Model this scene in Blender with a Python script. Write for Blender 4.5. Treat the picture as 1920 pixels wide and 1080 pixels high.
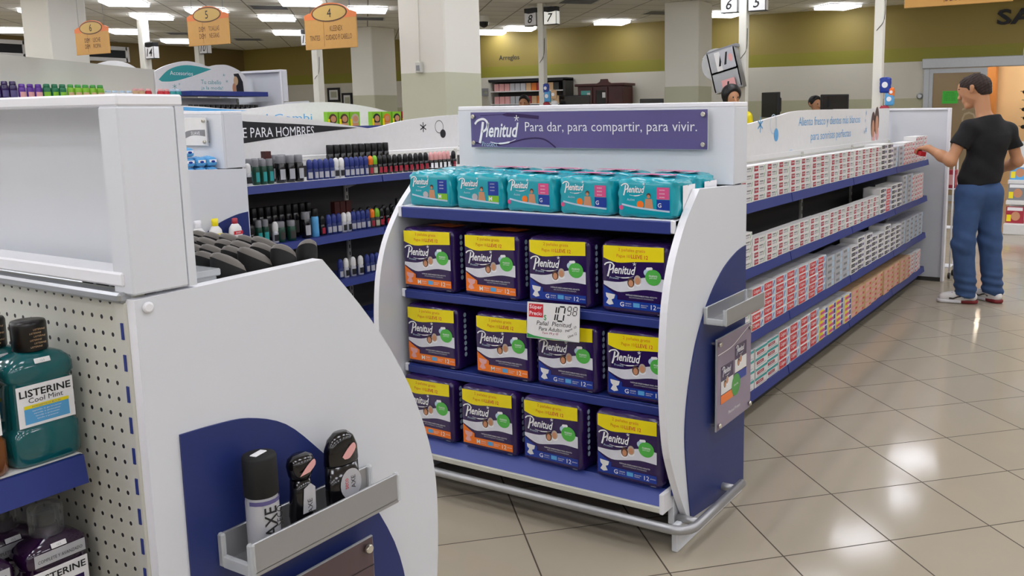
import bpy, bmesh, math, random
import numpy as np
from mathutils import Matrix, Vector
from mathutils.geometry import tessellate_polygon

for o in list(bpy.data.objects):
    bpy.data.objects.remove(o)
SC = bpy.context.scene
COL = SC.collection
rnd = random.Random(7)
PI = math.pi

# ------------------------------------------------------------------ camera
PITCH, ROLL, YAW, FPX, CX, CY = 0.15149789, -0.01172876, 0.53698144, 1693.9336, 1122.8816, 471.6271
CAM_H = 1.5
cy_, sy_ = math.cos(YAW), math.sin(YAW)
fw = Vector((-sy_ * math.cos(PITCH), cy_ * math.cos(PITCH), -math.sin(PITCH)))
rt = Vector((cy_, sy_, 0)); up = rt.cross(fw)
r2 = math.cos(ROLL) * rt + math.sin(ROLL) * up
u2 = -math.sin(ROLL) * rt + math.cos(ROLL) * up
cam = bpy.data.cameras.new('camera')
camo = bpy.data.objects.new('camera', cam); COL.objects.link(camo)
mw = Matrix.Identity(4)
for i in range(3):
    mw[i][0], mw[i][1], mw[i][2] = r2[i], u2[i], -fw[i]
mw[2][3] = CAM_H
camo.matrix_world = mw
cam.sensor_fit = 'HORIZONTAL'; cam.sensor_width = 36.0
cam.lens = FPX * 36.0 / 1920.0
cam.shift_x = -(CX - 960.0) / 1920.0
cam.shift_y = (CY - 540.0) / 1920.0
cam.clip_start = 0.05; cam.clip_end = 200
SC.camera = camo

# ------------------------------------------------------------------ world and exposure
wd = bpy.data.worlds.new('world'); SC.world = wd; wd.use_nodes = True
wd.node_tree.nodes['Background'].inputs[0].default_value = (0.9, 0.95, 1, 1)
wd.node_tree.nodes['Background'].inputs[1].default_value = 0.25
SC.view_settings.view_transform = 'Standard'
SC.view_settings.look = 'None'
SC.view_settings.gamma = 1.0
SC.view_settings.use_curve_mapping = False
SC.view_settings.exposure = -0.28
LAMP = 11.5

# ------------------------------------------------------------------ helpers: materials
def lin(h):
    h = h.lstrip('#')
    out = []
    for i in (0, 2, 4):
        c = int(h[i:i + 2], 16) / 255.0
        out.append(c / 12.92 if c <= 0.04045 else ((c + 0.055) / 1.055) ** 2.4)
    return tuple(out)

MATS = {}
def mat(name, col, rough=0.5, metal=0.0, var=0.04, scale=30.0, bump=0.0, trans=0.0, emit=0.0, spec=0.5, coat=0.0, alpha=1.0):
    if name in MATS:
        return MATS[name]
    m = bpy.data.materials.new(name); m.use_nodes = True
    nt = m.node_tree; b = nt.nodes['Principled BSDF']
    c = lin(col) if isinstance(col, str) else col
    tc = nt.nodes.new('ShaderNodeTexCoord')
    nz = nt.nodes.new('ShaderNodeTexNoise'); nz.inputs['Scale'].default_value = scale; nz.inputs['Detail'].default_value = 2
    nt.links.new(tc.outputs['Object'], nz.inputs['Vector'])
    mx = nt.nodes.new('ShaderNodeMix'); mx.data_type = 'RGBA'
    mx.inputs[6].default_value = (*[x * (1 - var) for x in c], 1)
    mx.inputs[7].default_value = (*[min(1, x * (1 + var)) for x in c], 1)
    nt.links.new(nz.outputs['Fac'], mx.inputs[0])
    nt.links.new(mx.outputs[2], b.inputs['Base Color'])
    b.inputs['Roughness'].default_value = rough
    b.inputs['Metallic'].default_value = metal
    b.inputs['Specular IOR Level'].default_value = spec
    b.inputs['Transmission Weight'].default_value = trans
    b.inputs['Coat Weight'].default_value = coat
    b.inputs['Alpha'].default_value = alpha
    if emit:
        nt.links.new(mx.outputs[2], b.inputs['Emission Color'])
        b.inputs['Emission Strength'].default_value = emit
    if bump:
        bp = nt.nodes.new('ShaderNodeBump'); bp.inputs['Strength'].default_value = bump; bp.inputs['Distance'].default_value = 0.01
        nt.links.new(nz.outputs['Fac'], bp.inputs['Height']); nt.links.new(bp.outputs['Normal'], b.inputs['Normal'])
    MATS[name] = m
    return m

def M_(name):
    return MATS[name]

mat('white_paint', '#dbdee3', 0.35, var=0.015, scale=6)
mat('white_edge', '#eeeef2', 0.4, var=0.02)
mat('cream_metal', '#c9c8bd', 0.4, var=0.02, scale=5)
mat('blue_paint', '#26367f', 0.45, var=0.03, scale=20)
mat('blue_shelf', '#3a4a98', 0.4, var=0.03, scale=20)
mat('blue_panel', '#1f2f6c', 0.45, var=0.04, scale=60)
mat('alu', '#a9aaac', 0.35, 0.6, var=0.03)
mat('chrome', '#d6d2c8', 0.2, 0.9)
mat('steel', '#b0b2b5', 0.3, 0.75, var=0.05)
mat('dark_gap', '#15151a', 0.6)
mat('shelf_dark', '#3a3835', 0.6, var=0.1, scale=4)
mat('black', '#0c0c0e', 0.35)
mat('black_gloss', '#0a080c', 0.15, coat=0.4)
mat('black_matte', '#141415', 0.7)
mat('grey_matte', '#6a655f', 0.6)
mat('grey_cap', '#86878b', 0.4)
mat('ink', '#16161a', 0.6)
mat('white_ink', '#f2f2f4', 0.5)
mat('plain_white', '#e6e5e3', 0.4)
mat('yellow_ink', '#f2df12', 0.3)
mat('red_ink', '#cf2330', 0.35)
mat('darkred_ink', '#a8283a', 0.4)
mat('orange_ink', '#f27a1e', 0.3)
mat('orange_text', '#d8741c', 0.4)
mat('green_ink', '#3f9a3c', 0.3)
mat('lime_ink', '#84c22a', 0.35)
mat('blue_ink', '#12389a', 0.3)
mat('sky_ink', '#5aa7dc', 0.4)
mat('pale_blue_ink', '#b9d2e4', 0.4)
mat('silver_ink', '#bfc0c6', 0.3, 0.2)
mat('sheet_print', '#dddee6', 0.3, var=0.08, scale=25)
mat('leaf_green', '#54b74c', 0.3)
mat('pink_ink', '#d8518a', 0.35)
mat('pale_pink', '#e5a9a6', 0.45)
mat('beige_ink', '#d2ae84', 0.45)
mat('teal_ink', '#2f9d9d', 0.4)
mat('purple_bag', '#2a1450', 0.22, bump=0.25, scale=18, coat=0.3)
mat('teal_bag', '#12a3b4', 0.22, bump=0.25, scale=18, coat=0.3)
mat('purple_print', '#5b5488', 0.3, var=0.22, scale=2.5)
mat('mauve_print', '#8d7f92', 0.25, var=0.12, scale=4)
mat('brown_print', '#5d4b4e', 0.2, var=0.15, scale=5)
mat('skin_print', '#c98e68', 0.5)
mat('hair_print', '#4c2f22', 0.6)
mat('greyhair_print', '#b9a898', 0.6)
mat('skin', '#c08a64', 0.5, var=0.06, scale=12)
mat('hair', '#2a1a12', 0.7, var=0.25, scale=150, bump=0.4)
mat('shirt', '#0b0b0e', 0.85, var=0.1, scale=40, bump=0.15)
mat('jeans', '#36517c', 0.85, var=0.35, scale=9, bump=0.25)
mat('green_plastic', '#2e9a4a', 0.4)
mat('clear_plastic', '#dfe6ea', 0.1, trans=0.85, alpha=0.5)
mat('acrylic', '#e6eaec', 0.15, alpha=0.45)
mat('wood_red', '#4a1d18', 0.4, var=0.25, scale=8)
mat('sign_orange', '#c8964a', 0.5, var=0.05)
mat('sign_top', '#e07a3c', 0.5)
mat('sign_oval', '#c9a558', 0.5)
mat('sign_brown', '#5c3718', 0.5)
mat('column_white', '#e9e7da', 0.6, var=0.02, scale=3)
mat('column_sage', '#b3b59c', 0.6, var=0.02, scale=3)
mat('lit_white', '#f6f6ee', 0.5, emit=0.55)
mat('diffuser', '#f3f5ff', 0.5, emit=LAMP, var=0.0)
mat('shop_glow', '#fff0d8', 0.5, emit=70.0, var=0.0)
mat('door_grey', '#b9bdc0', 0.4, 0.3)
mat('notice_green', '#45c83c', 0.5)
mat('shop_warm', '#e6c9a0', 0.6, var=0.1, scale=2)
mat('shop_orange', '#d08a4a', 0.6, var=0.1, scale=2)
mat('listerine_teal', '#0b6d74', 0.12, var=0.08, trans=0.35, coat=0.5)
mat('listerine_amber', '#8a4c10', 0.12, var=0.08, trans=0.35, coat=0.5)
mat('listerine_purple', '#2c0d36', 0.12, var=0.08, trans=0.2, coat=0.5)
mat('cap_black', '#0d0a0a', 0.3)
mat('teal_glass', '#5fb8b4', 0.15)
mat('sole_red', '#7a1f24', 0.6)
mat('hair_black', '#0d0b0c', 0.5)
mat('ghost_letter', '#b7a280', 0.3)
mat('film', '#a8916f', 0.08, var=0.1, scale=3, alpha=0.88)

def node_mat(name):
    m = bpy.data.materials.new(name); m.use_nodes = True
    MATS[name] = m
    return m, m.node_tree, m.node_tree.nodes['Principled BSDF']

def math_node(nt, op, a, b=None, c=None):
    n = nt.nodes.new('ShaderNodeMath'); n.operation = op
    for i, v in enumerate((a, b, c)):
        if v is None: continue
        if isinstance(v, (int, float)): n.inputs[i].default_value = v
        else: nt.links.new(v, n.inputs[i])
    return n.outputs[0]

def grid_mat(name, ang, step, off, width, c_tile, c_line, rough, var, scale, bump=0.3, spec=0.5):
    """square tiles turned by ang in plan, grooves of the given width"""
    m, nt, b = node_mat(name)
    tc = nt.nodes.new('ShaderNodeTexCoord')
    sp = nt.nodes.new('ShaderNodeSeparateXYZ'); nt.links.new(tc.outputs['Object'], sp.inputs[0])
    ca, sa = math.cos(ang), math.sin(ang)
    lines = []; ids = []
    for (ax, ay), o in (((ca, sa), off[0]), ((sa, -ca), off[1])):
        u = math_node(nt, 'ADD', math_node(nt, 'MULTIPLY', sp.outputs[0], ax / step), math_node(nt, 'MULTIPLY', sp.outputs[1], ay / step))
        u = math_node(nt, 'SUBTRACT', u, o)
        fr = math_node(nt, 'FRACT', u)
        d = math_node(nt, 'ABSOLUTE', math_node(nt, 'SUBTRACT', fr, 0.5))
        lines.append(math_node(nt, 'GREATER_THAN', d, 0.5 - width / step / 2))
        ids.append(math_node(nt, 'FLOOR', u))
    ln = math_node(nt, 'MAXIMUM', lines[0], lines[1])
    cmb = nt.nodes.new('ShaderNodeCombineXYZ'); nt.links.new(ids[0], cmb.inputs[0]); nt.links.new(ids[1], cmb.inputs[1])
    wn = nt.nodes.new('ShaderNodeTexWhiteNoise'); wn.noise_dimensions = '3D'; nt.links.new(cmb.outputs[0], wn.inputs['Vector'])
    nz = nt.nodes.new('ShaderNodeTexNoise'); nz.inputs['Scale'].default_value = scale; nz.inputs['Detail'].default_value = 5
    nt.links.new(tc.outputs['Object'], nz.inputs['Vector'])
    f = math_node(nt, 'ADD', math_node(nt, 'MULTIPLY', wn.outputs['Value'], 0.5), math_node(nt, 'MULTIPLY', nz.outputs['Fac'], 0.5))
    c = lin(c_tile)
    mx = nt.nodes.new('ShaderNodeMix'); mx.data_type = 'RGBA'; nt.links.new(f, mx.inputs[0])
    mx.inputs[6].default_value = (*[x * (1 - var) for x in c], 1); mx.inputs[7].default_value = (*[min(1, x * (1 + var)) for x in c], 1)
    m2 = nt.nodes.new('ShaderNodeMix'); m2.data_type = 'RGBA'; nt.links.new(ln, m2.inputs[0])
    nt.links.new(mx.outputs[2], m2.inputs[6]); m2.inputs[7].default_value = (*lin(c_line), 1)
    nt.links.new(m2.outputs[2], b.inputs['Base Color'])
    rg = math_node(nt, 'MULTIPLY_ADD', ln, 0.5, rough); nt.links.new(rg, b.inputs['Roughness'])
    b.inputs['Specular IOR Level'].default_value = spec
    if bump:
        bp = nt.nodes.new('ShaderNodeBump'); bp.invert = True; bp.inputs['Strength'].default_value = bump; bp.inputs['Distance'].default_value = 0.004
        nt.links.new(ln, bp.inputs['Height']); nt.links.new(bp.outputs['Normal'], b.inputs['Normal'])
    return m

TA, TS = 0.79616737, CAM_H / 3.65463516
grid_mat('floor_tile', TA, TS, (3.2580938, -9.4185560), 0.0055, '#a99f8d', '#4d443a', 0.10, 0.07, 5.0, spec=0.17)
grid_mat('ceiling_tile', PI / 4, 0.6, (0.2, 0.4), 0.02, '#f0ece0', '#a19c90', 0.85, 0.06, 30.0, spec=0.2)

def wall_mat(name, stops):
    """horizontal paint bands: (z, colour) from the floor up"""
    m, nt, b = node_mat(name)
    tc = nt.nodes.new('ShaderNodeTexCoord')
    sp = nt.nodes.new('ShaderNodeSeparateXYZ'); nt.links.new(tc.outputs['Object'], sp.inputs[0])
    nz = nt.nodes.new('ShaderNodeTexNoise'); nz.inputs['Scale'].default_value = 1.3; nt.links.new(tc.outputs['Object'], nz.inputs['Vector'])
    cur = None
    for z, c in stops:
        if cur is None:
            rgb = nt.nodes.new('ShaderNodeRGB'); rgb.outputs[0].default_value = (*lin(c), 1); cur = rgb.outputs[0]; continue
        mx = nt.nodes.new('ShaderNodeMix'); mx.data_type = 'RGBA'
        nt.links.new(math_node(nt, 'GREATER_THAN', sp.outputs[2], z), mx.inputs[0])
        nt.links.new(cur, mx.inputs[6]); mx.inputs[7].default_value = (*lin(c), 1); cur = mx.outputs[2]
    hs = nt.nodes.new('ShaderNodeHueSaturation'); nt.links.new(cur, hs.inputs['Color'])
    nt.links.new(math_node(nt, 'MULTIPLY_ADD', nz.outputs['Fac'], 0.06, 0.97), hs.inputs['Value'])
    nt.links.new(hs.outputs[0], b.inputs['Base Color']); b.inputs['Roughness'].default_value = 0.6
    return m
wall_mat('far_wall_paint', [(0, '#b4b293'), (1.69, '#cfcabb'), (2.28, '#8b862a'), (2.50, '#93813e')])
wall_mat('left_wall_paint', [(0, '#b4b293'), (1.69, '#cfcabb'), (2.28, '#7d6b3a'), (2.50, '#7a6638')])
wall_mat('column_paint', [(0, '#c3c3a8'), (1.905, '#e6e3d6')])
wall_mat('plain_wall_paint', [(0, '#cfcabb')])

def pegboard_mat():
    m, nt, b = node_mat('pegboard')
    tc = nt.nodes.new('ShaderNodeTexCoord')
    sp = nt.nodes.new('ShaderNodeSeparateXYZ'); nt.links.new(tc.outputs['Object'], sp.inputs[0])
    s = 0.0262
    dx = math_node(nt, 'SUBTRACT', math_node(nt, 'FRACT', math_node(nt, 'DIVIDE', sp.outputs[0], s)), 0.5)
    dz = math_node(nt, 'SUBTRACT', math_node(nt, 'FRACT', math_node(nt, 'DIVIDE', sp.outputs[2], s)), 0.5)
    d = math_node(nt, 'SQRT', math_node(nt, 'ADD', math_node(nt, 'MULTIPLY', dx, dx), math_node(nt, 'MULTIPLY', dz, dz)))
    hole = math_node(nt, 'LESS_THAN', d, 0.14)
    mx = nt.nodes.new('ShaderNodeMix'); mx.data_type = 'RGBA'; nt.links.new(hole, mx.inputs[0])
    mx.inputs[6].default_value = (*lin('#c9c8bc'), 1); mx.inputs[7].default_value = (*lin('#26242a'), 1)
    nt.links.new(mx.outputs[2], b.inputs['Base Color']); b.inputs['Roughness'].default_value = 0.45
pegboard_mat()

# ------------------------------------------------------------------ helpers: meshes
def FY(x, y, z):        # a frame on a face looking towards -Y: u = +X, v = +Z
    return Matrix(((1, 0, 0, x), (0, 0, -1, y), (0, 1, 0, z), (0, 0, 0, 1)))
def FX(x, y, z):        # a face looking towards +X: u = +Y, v = +Z
    return Matrix(((0, 0, 1, x), (1, 0, 0, y), (0, 1, 0, z), (0, 0, 0, 1)))
def FB(x, y, z):        # a face looking towards +Y: u = -X, v = +Z
    return Matrix(((-1, 0, 0, x), (0, 0, 1, y), (0, 1, 0, z), (0, 0, 0, 1)))
def FZ(x, y, z):        # a face looking up
    return Matrix.Translation((x, y, z))

TEXT = {}
def text_geo(s, shear=0.0, bold=0.0):
    k = (s, shear, bold)
    if k not in TEXT:
        c = bpy.data.curves.new('lettering', 'FONT'); c.body = s; c.shear = shear; c.offset = bold
        c.resolution_u = 2; c.size = 1.0
        o = bpy.data.objects.new('lettering', c); COL.objects.link(o)
        bpy.context.view_layer.update()
        me = bpy.data.meshes.new_from_object(o.evaluated_get(bpy.context.evaluated_depsgraph_get()))
        vs = [(v.co.x, v.co.y) for v in me.vertices]; fs = [tuple(p.vertices) for p in me.polygons]
        bpy.data.objects.remove(o); bpy.data.curves.remove(c); bpy.data.meshes.remove(me)
        x0 = min(v[0] for v in vs); x1 = max(v[0] for v in vs); y0 = min(v[1] for v in vs); y1 = max(v[1] for v in vs)
        TEXT[k] = ([((v[0] - x0) / (x1 - x0), (v[1] - y0) / (y1 - y0)) for v in vs], fs, (x1 - x0) / (y1 - y0))
    return TEXT[k]

class MB:
    def __init__(s):
        s.v = []; s.f = []; s.mi = []; s.sm = []; s.mats = []
    def slot(s, m):
        m = MATS[m] if isinstance(m, str) else m
        if m not in s.mats: s.mats.append(m)
        return s.mats.index(m)
    def add(s, vs, fs, m, smooth=False, M=None):
        n = len(s.v); k = s.slot(m)
        for v in vs:
            v = Vector(v)
            s.v.append(tuple(M @ v) if M else tuple(v))
        for f in fs:
            s.f.append(tuple(n + i for i in f)); s.mi.append(k); s.sm.append(smooth)
    def bm(s, b, m, smooth=False, M=None):
        b.verts.ensure_lookup_table(); b.verts.index_update()
        s.add([v.co[:] for v in b.verts], [[v.index for v in f.verts] for f in b.faces], m, smooth, M); b.free()
    def box(s, x0, x1, y0, y1, z0, z1, m, bev=0.0, M=None, seg=1):
        b = bmesh.new(); bmesh.ops.create_cube(b, size=1)
        for v in b.verts:
            v.co = Vector((x0 + (v.co.x + .5) * (x1 - x0), y0 + (v.co.y + .5) * (y1 - y0), z0 + (v.co.z + .5) * (z1 - z0)))
        if bev > 0:
            bmesh.ops.bevel(b, geom=b.edges[:], offset=min(bev, .45 * min(abs(x1 - x0), abs(y1 - y0), abs(z1 - z0))), segments=seg, profile=0.5, affect='EDGES')
        s.bm(b, m, seg > 1, M); return s
    def lathe(s, prof, m, n=20, sx=1.0, sy=1.0, M=None, smooth=True):
        vs = []; fs = []
        for r, z in prof:
            for i in range(n):
                a = 2 * PI * i / n; vs.append((r * sx * math.cos(a), r * sy * math.sin(a), z))
        for j in range(len(prof) - 1):
            for i in range(n):
                fs.append((j * n + i, j * n + (i + 1) % n, (j + 1) * n + (i + 1) % n, (j + 1) * n + i))
        s.add(vs, fs, m, smooth, M)
        s.add(vs[:n], [tuple(range(n - 1, -1, -1))], m, False, M); s.add(vs[-n:], [tuple(range(n))], m, False, M); return s
    def tube(s, pts, r, m, n=10, M=None):
        pts = [Vector(p) for p in pts]; vs = []; fs = []
        rs = r if isinstance(r, (list, tuple)) else [r] * len(pts)
        ref = Vector((0, 0, 1))
        for i, p in enumerate(pts):
            t = (pts[min(i + 1, len(pts) - 1)] - pts[max(i - 1, 0)]).normalized()
            a = ref if abs(t.dot(ref)) < .95 else Vector((1, 0, 0))
            b1 = t.cross(a).normalized(); b2 = t.cross(b1)
            for k in range(n):
                w = 2 * PI * k / n; vs.append(p + rs[i] * (math.cos(w) * b1 + math.sin(w) * b2))
        for i in range(len(pts) - 1):
            for k in range(n):
                fs.append((i * n + k, (i + 1) * n + k, (i + 1) * n + (k + 1) % n, i * n + (k + 1) % n))
        fs.append(tuple(range(n))); fs.append(tuple((len(pts) - 1) * n + k for k in range(n - 1, -1, -1)))
        s.add(vs, fs, m, True, M); return s
    def prism(s, out, t, m, M, edge=None):
        """outline (u, v) in frame M, from w = 0 out to w = t"""
        n = len(out)
        a = [(u, v, t) for u, v in out]; b = [(u, v, 0) for u, v in out]
        tri = tessellate_polygon([[Vector(p) for p in a]])
        s.add(a, tri, m, False, M); s.add(b, [tuple(reversed(x)) for x in tri], m, False, M)
        s.add(a + b, [(i, (i + 1) % n, n + (i + 1) % n, n + i) for i in range(n)], edge or m, False, M); return s
    def poly(s, out, m, M, w=0.0):
        a = [(u, v, w) for u, v in out]
        s.add(a, tessellate_polygon([[Vector(p) for p in a]]), m, False, M); return s
    def rect(s, u0, u1, v0, v1, m, M, w=0.0):
        return s.poly([(u0, v0), (u1, v0), (u1, v1), (u0, v1)], m, M, w)
    def disc(s, u, v, r, m, M, w=0.0, n=18, ry=None):
        ry = ry or r
        return s.poly([(u + r * math.cos(2 * PI * i / n), v + ry * math.sin(2 * PI * i / n)) for i in range(n)], m, M, w)
    def ring(s, u, v, r, t, m, M, w=0.0, a0=0.0, a1=2 * PI, n=24):
        vs = []; fs = []
        for i in range(n + 1):
            a = a0 + (a1 - a0) * i / n
            vs += [(u + (r - t) * math.cos(a), v + (r - t) * math.sin(a), w), (u + r * math.cos(a), v + r * math.sin(a), w)]
            if i: fs.append((2 * i - 2, 2 * i - 1, 2 * i + 1, 2 * i))
        s.add(vs, fs, m, False, M); return s
    def stroke(s, pts, t, m, M, w=0.0):
        vs = []; fs = []
        for i, p in enumerate(pts):
            a = Vector(pts[max(i - 1, 0)]); b = Vector(pts[min(i + 1, len(pts) - 1)]); d = (b - a).normalized()
            tt = t[i] if isinstance(t, (list, tuple)) else t
            vs += [(p[0] - d.y * tt / 2, p[1] + d.x * tt / 2, w), (p[0] + d.y * tt / 2, p[1] - d.x * tt / 2, w)]
            if i: fs.append((2 * i - 2, 2 * i - 1, 2 * i + 1, 2 * i))
        s.add(vs, fs, m, False, M); return s
    def text(s, st, m, M, u, v, h=None, w=None, align='C', shear=0.0, bold=0.0, off=0.0, rot=0.0):
        vs, fs, asp = text_geo(st, shear, bold)
        if h is None: h = w / asp
        if w is None: w = h * asp
        x0 = u - (w / 2 if align == 'C' else 0 if align == 'L' else w)
        R = Matrix.Translation((u, v, 0)) @ Matrix.Rotation(rot, 4, 'Z') @ Matrix.Translation((-u, -v, 0))
        s.add([(x0 + a * w, v - h / 2 + b * h, off) for a, b in vs], fs, m, False, M @ R if rot else M); return s
    def mesh(s, name):
        me = bpy.data.meshes.new(name); me.from_pydata(s.v, [], s.f)
        for m in s.mats: me.materials.append(m)
        me.polygons.foreach_set('material_index', s.mi); me.polygons.foreach_set('use_smooth', s.sm)
        me.update(); return me
    def build(s, name, parent=None, loc=None):
        o = bpy.data.objects.new(name, s.mesh(name)); COL.objects.link(o)
        if parent: o.parent = parent
        if loc: o.location = loc
        return o

def tag(o, label, cat, group=None, kind=None):
    o['label'] = label; o['category'] = cat
    if group: o['group'] = group
    if kind: o['kind'] = kind
    return o
def thing(name, label, cat, loc=(0, 0, 0), rz=0.0, group=None):
    o = bpy.data.objects.new(name, None); COL.objects.link(o); o.empty_display_size = .1
    o.location = loc; o.rotation_euler = (0, 0, rz)
    return tag(o, label, cat, group)
def struct(mb, name):
    o = mb.build(name); o['kind'] = 'structure'; return o
KIDS = {}
def dup(root, loc, rz, label, group=None, tilt=None):
    r = root.copy(); COL.objects.link(r); r.location = loc
    r.rotation_euler = (tilt[0], tilt[1], rz) if tilt else (0, 0, rz)
    r['label'] = label
    if group: r['group'] = group
    if root.name not in KIDS: KIDS[root.name] = [(c, list(c.children)) for c in root.children]
    for c, gs in KIDS[root.name]:
        c2 = c.copy(); COL.objects.link(c2); c2.parent = r
        for g in gs:
            g2 = g.copy(); COL.objects.link(g2); g2.parent = c2
    return r
PROTO = {}
def place(kind, make, loc, rz, label, group=None, tilt=None):
    """the first of a kind is built, every later one is a copy"""
    if kind not in PROTO:
        o = make(); PROTO[kind] = o; o.location = loc
        o.rotation_euler = (tilt[0], tilt[1], rz) if tilt else (0, 0, rz)
        o['label'] = label
        if group: o['group'] = group
        return o
    return dup(PROTO[kind], loc, rz, label, group, tilt)
ORD = 'zeroth first second third fourth fifth sixth seventh eighth ninth tenth eleventh twelfth thirteenth fourteenth fifteenth sixteenth seventeenth eighteenth nineteenth twentieth'.split()
for a, b in (('twenty', 20), ('thirty', 30), ('forty', 40)):
    for i in range(0 if b > 20 else 1, 10):
        ORD.append(a[:-1] + 'ieth' if i == 0 else a + '-' + ORD[i])

def arc(cx, cy, r, a0, a1, n):
    return [(cx + r * math.cos(a0 + (a1 - a0) * i / n), cy + r * math.sin(a0 + (a1 - a0) * i / n)) for i in range(n + 1)]
def spline(pts, n=6):
    """Catmull-Rom through the points"""
    out = []
    P = [pts[0]] + list(pts) + [pts[-1]]
    for i in range(1, len(P) - 2):
        for k in range(n):
            t = k / n
            out.append(tuple(.5 * (2 * P[i][j] + (P[i + 1][j] - P[i - 1][j]) * t + (2 * P[i - 1][j] - 5 * P[i][j] + 4 * P[i + 1][j] - P[i + 2][j]) * t * t
                             + (3 * P[i][j] - P[i - 1][j] - 3 * P[i + 1][j] + P[i + 2][j]) * t ** 3) for j in range(len(pts[0]))))
    return out + [tuple(pts[-1])]
def logo(mb, M, u, v, w, m, off=0.0, star=True):
    """the diaper maker's hand-written logo, about 0.33 as high as wide, left edge at u, base at v"""
    mb.text('lenitud', m, M, u + w * .24, v + w * .165, h=w * .26, w=w * .73, align='L', shear=.28, bold=.02, off=off)
    mb.stroke(spline([(u + w * .10, v - w * .07), (u + w * .15, v + w * .12), (u + w * .185, v + w * .31)]), w * .05, m, M, off)
    mb.stroke(spline([(u, v + w * .27), (u + w * .07, v + w * .335), (u + w * .2, v + w * .36), (u + w * .285, v + w * .29), (u + w * .25, v + w * .18), (u + w * .16, v + w * .13)]), w * .04, m, M, off)
    mb.stroke(spline([(u + w * .34, v + w * -.05), (u + w * .55, v - w * .075), (u + w * .75, v - w * .05), (u + w * .9, v - w * .0)]), [w * .012] * 6 + [w * .03] * 7 + [w * .008] * 6, m, M, off)
    if star:
        for k in range(5):
            a = PI / 2 + k * 2 * PI / 5
            mb.stroke([(u + w * .93, v + w * .37), (u + w * .93 + w * .055 * math.cos(a), v + w * .37 + w * .055 * math.sin(a))], w * .015, m, M, off)
def faces(mb, M, u, v, s, off=0.0):
    """printed picture: a brown-haired and a white-haired head side by side"""
    for du, hair, dv in ((0, 'hair_print', 0), (s * .95, 'greyhair_print', s * .45)):
        mb.disc(u + du, v + dv - s * .55, s * .5, 'white_ink', M, off, ry=s * .35)
        mb.disc(u + du, v + dv, s * .5, hair, M, off + .0003, ry=s * .68)
        mb.disc(u + du, v + dv - s * .1, s * .34, 'skin_print', M, off + .0006, ry=s * .48)
def asterisk(mb, M, u, v, r, m, off=0.0, n=6, t=.18):
    for k in range(n):
        a = PI / 2 + 2 * PI * k / n
        mb.stroke([(u, v), (u + r * math.cos(a), v + r * math.sin(a))], r * t, m, M, off)

# ------------------------------------------------------------------ the setting
FARY, LEFTX, CEIL = 15.6, -19.75, 3.2
b = MB(); b.box(-21, 7, -7, 21, -.1, 0, 'floor_tile'); struct(b, 'floor')
b = MB(); b.box(-21, 7, -7, FARY + .2, CEIL, CEIL + .1, 'ceiling_tile'); struct(b, 'ceiling')
DX0, DX1, DH = -3.0, .6, 2.17
b = MB()
b.box(-20, DX0, FARY, FARY + .15, 0, CEIL, 'far_wall_paint'); b.box(DX1, 7, FARY, FARY + .15, 0, CEIL, 'far_wall_paint')
b.box(DX0, DX1, FARY, FARY + .15, DH, CEIL, 'far_wall_paint'); struct(b, 'wall_far')
b = MB(); b.box(LEFTX - .15, LEFTX, -7, FARY, 0, CEIL, 'left_wall_paint'); struct(b, 'wall_left')
b = MB(); b.box(6.5, 6.65, -7, FARY, 0, CEIL, 'plain_wall_paint'); struct(b, 'wall_right')
b = MB(); b.box(-20, 7, -7, -6.85, 0, CEIL, 'plain_wall_paint'); struct(b, 'wall_near')
for x0, x1, y0, y1 in ((-6.21, -5.635, 6.7, 7.24), (-12.87, -12.23, 6.7, 7.2), (-6.5, -5.915, 13.0, 13.52), (-13.32, -12.74, 13.0, 13.64)):
    b = MB(); b.box(x0, x1, y0, y1, 0, CEIL, 'column_paint', .012); b.box(x0 - .01, x1 + .01, y0 - .01, y1 + .01, 0, .08, 'column_sage'); struct(b, 'column')
# shop front seen through the open doorway
b = MB()
b.box(-5.5, 4, FARY + 4.3, FARY + 4.4, 0, 3, 'shop_warm'); b.box(-5.5, 4, FARY + .2, FARY + 4.4, 2.75, 2.85, 'plain_white')
b.box(-5.6, -5.5, FARY + .2, FARY + 4.4, 0, 2.85, 'shop_warm'); b.box(4, 4.1, FARY + .2, FARY + 4.4, 0, 2.85, 'shop_warm')
b.box(-2.66, -2.50, FARY + 3.9, FARY + 4.25, 0, 2.75, 'shop_orange')
struct(b, 'wall_arcade')
b = MB(); b.box(-3.1, DX1 + .1, FARY - .09, FARY + .02, 2.155, 2.315, 'door_grey', .01)
b.box(-3.075, -2.985, FARY - .05, FARY + .02, 0, 2.155, 'door_grey', .006); b.box(DX1, DX1 + .09, FARY - .05, FARY + .02, 0, 2.155, 'door_grey', .006)
d = struct(b, 'door_1')
b = MB(); f = .05
b.box(-2.985, -2.93, FARY - .04, FARY, .02, 2.15, 'door_grey'); b.box(-2.215, -2.12, FARY - .04, FARY, .02, 2.15, 'door_grey')
b.box(-2.93, -2.215, FARY - .04, FARY, 2.08, 2.15, 'door_grey'); b.box(-2.93, -2.215, FARY - .04, FARY, .02, .12, 'door_grey'); b.build('door_leaf', d)
b = MB(); b.box(-2.93, -2.215, FARY - .026, FARY - .014, .12, 2.08, 'film')
b.text('ACO', 'ghost_letter', FY(-2.36, FARY - .0275, 1.35), 0, 0, h=.22, rot=-PI / 2); b.build('glass_pane', d)
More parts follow.
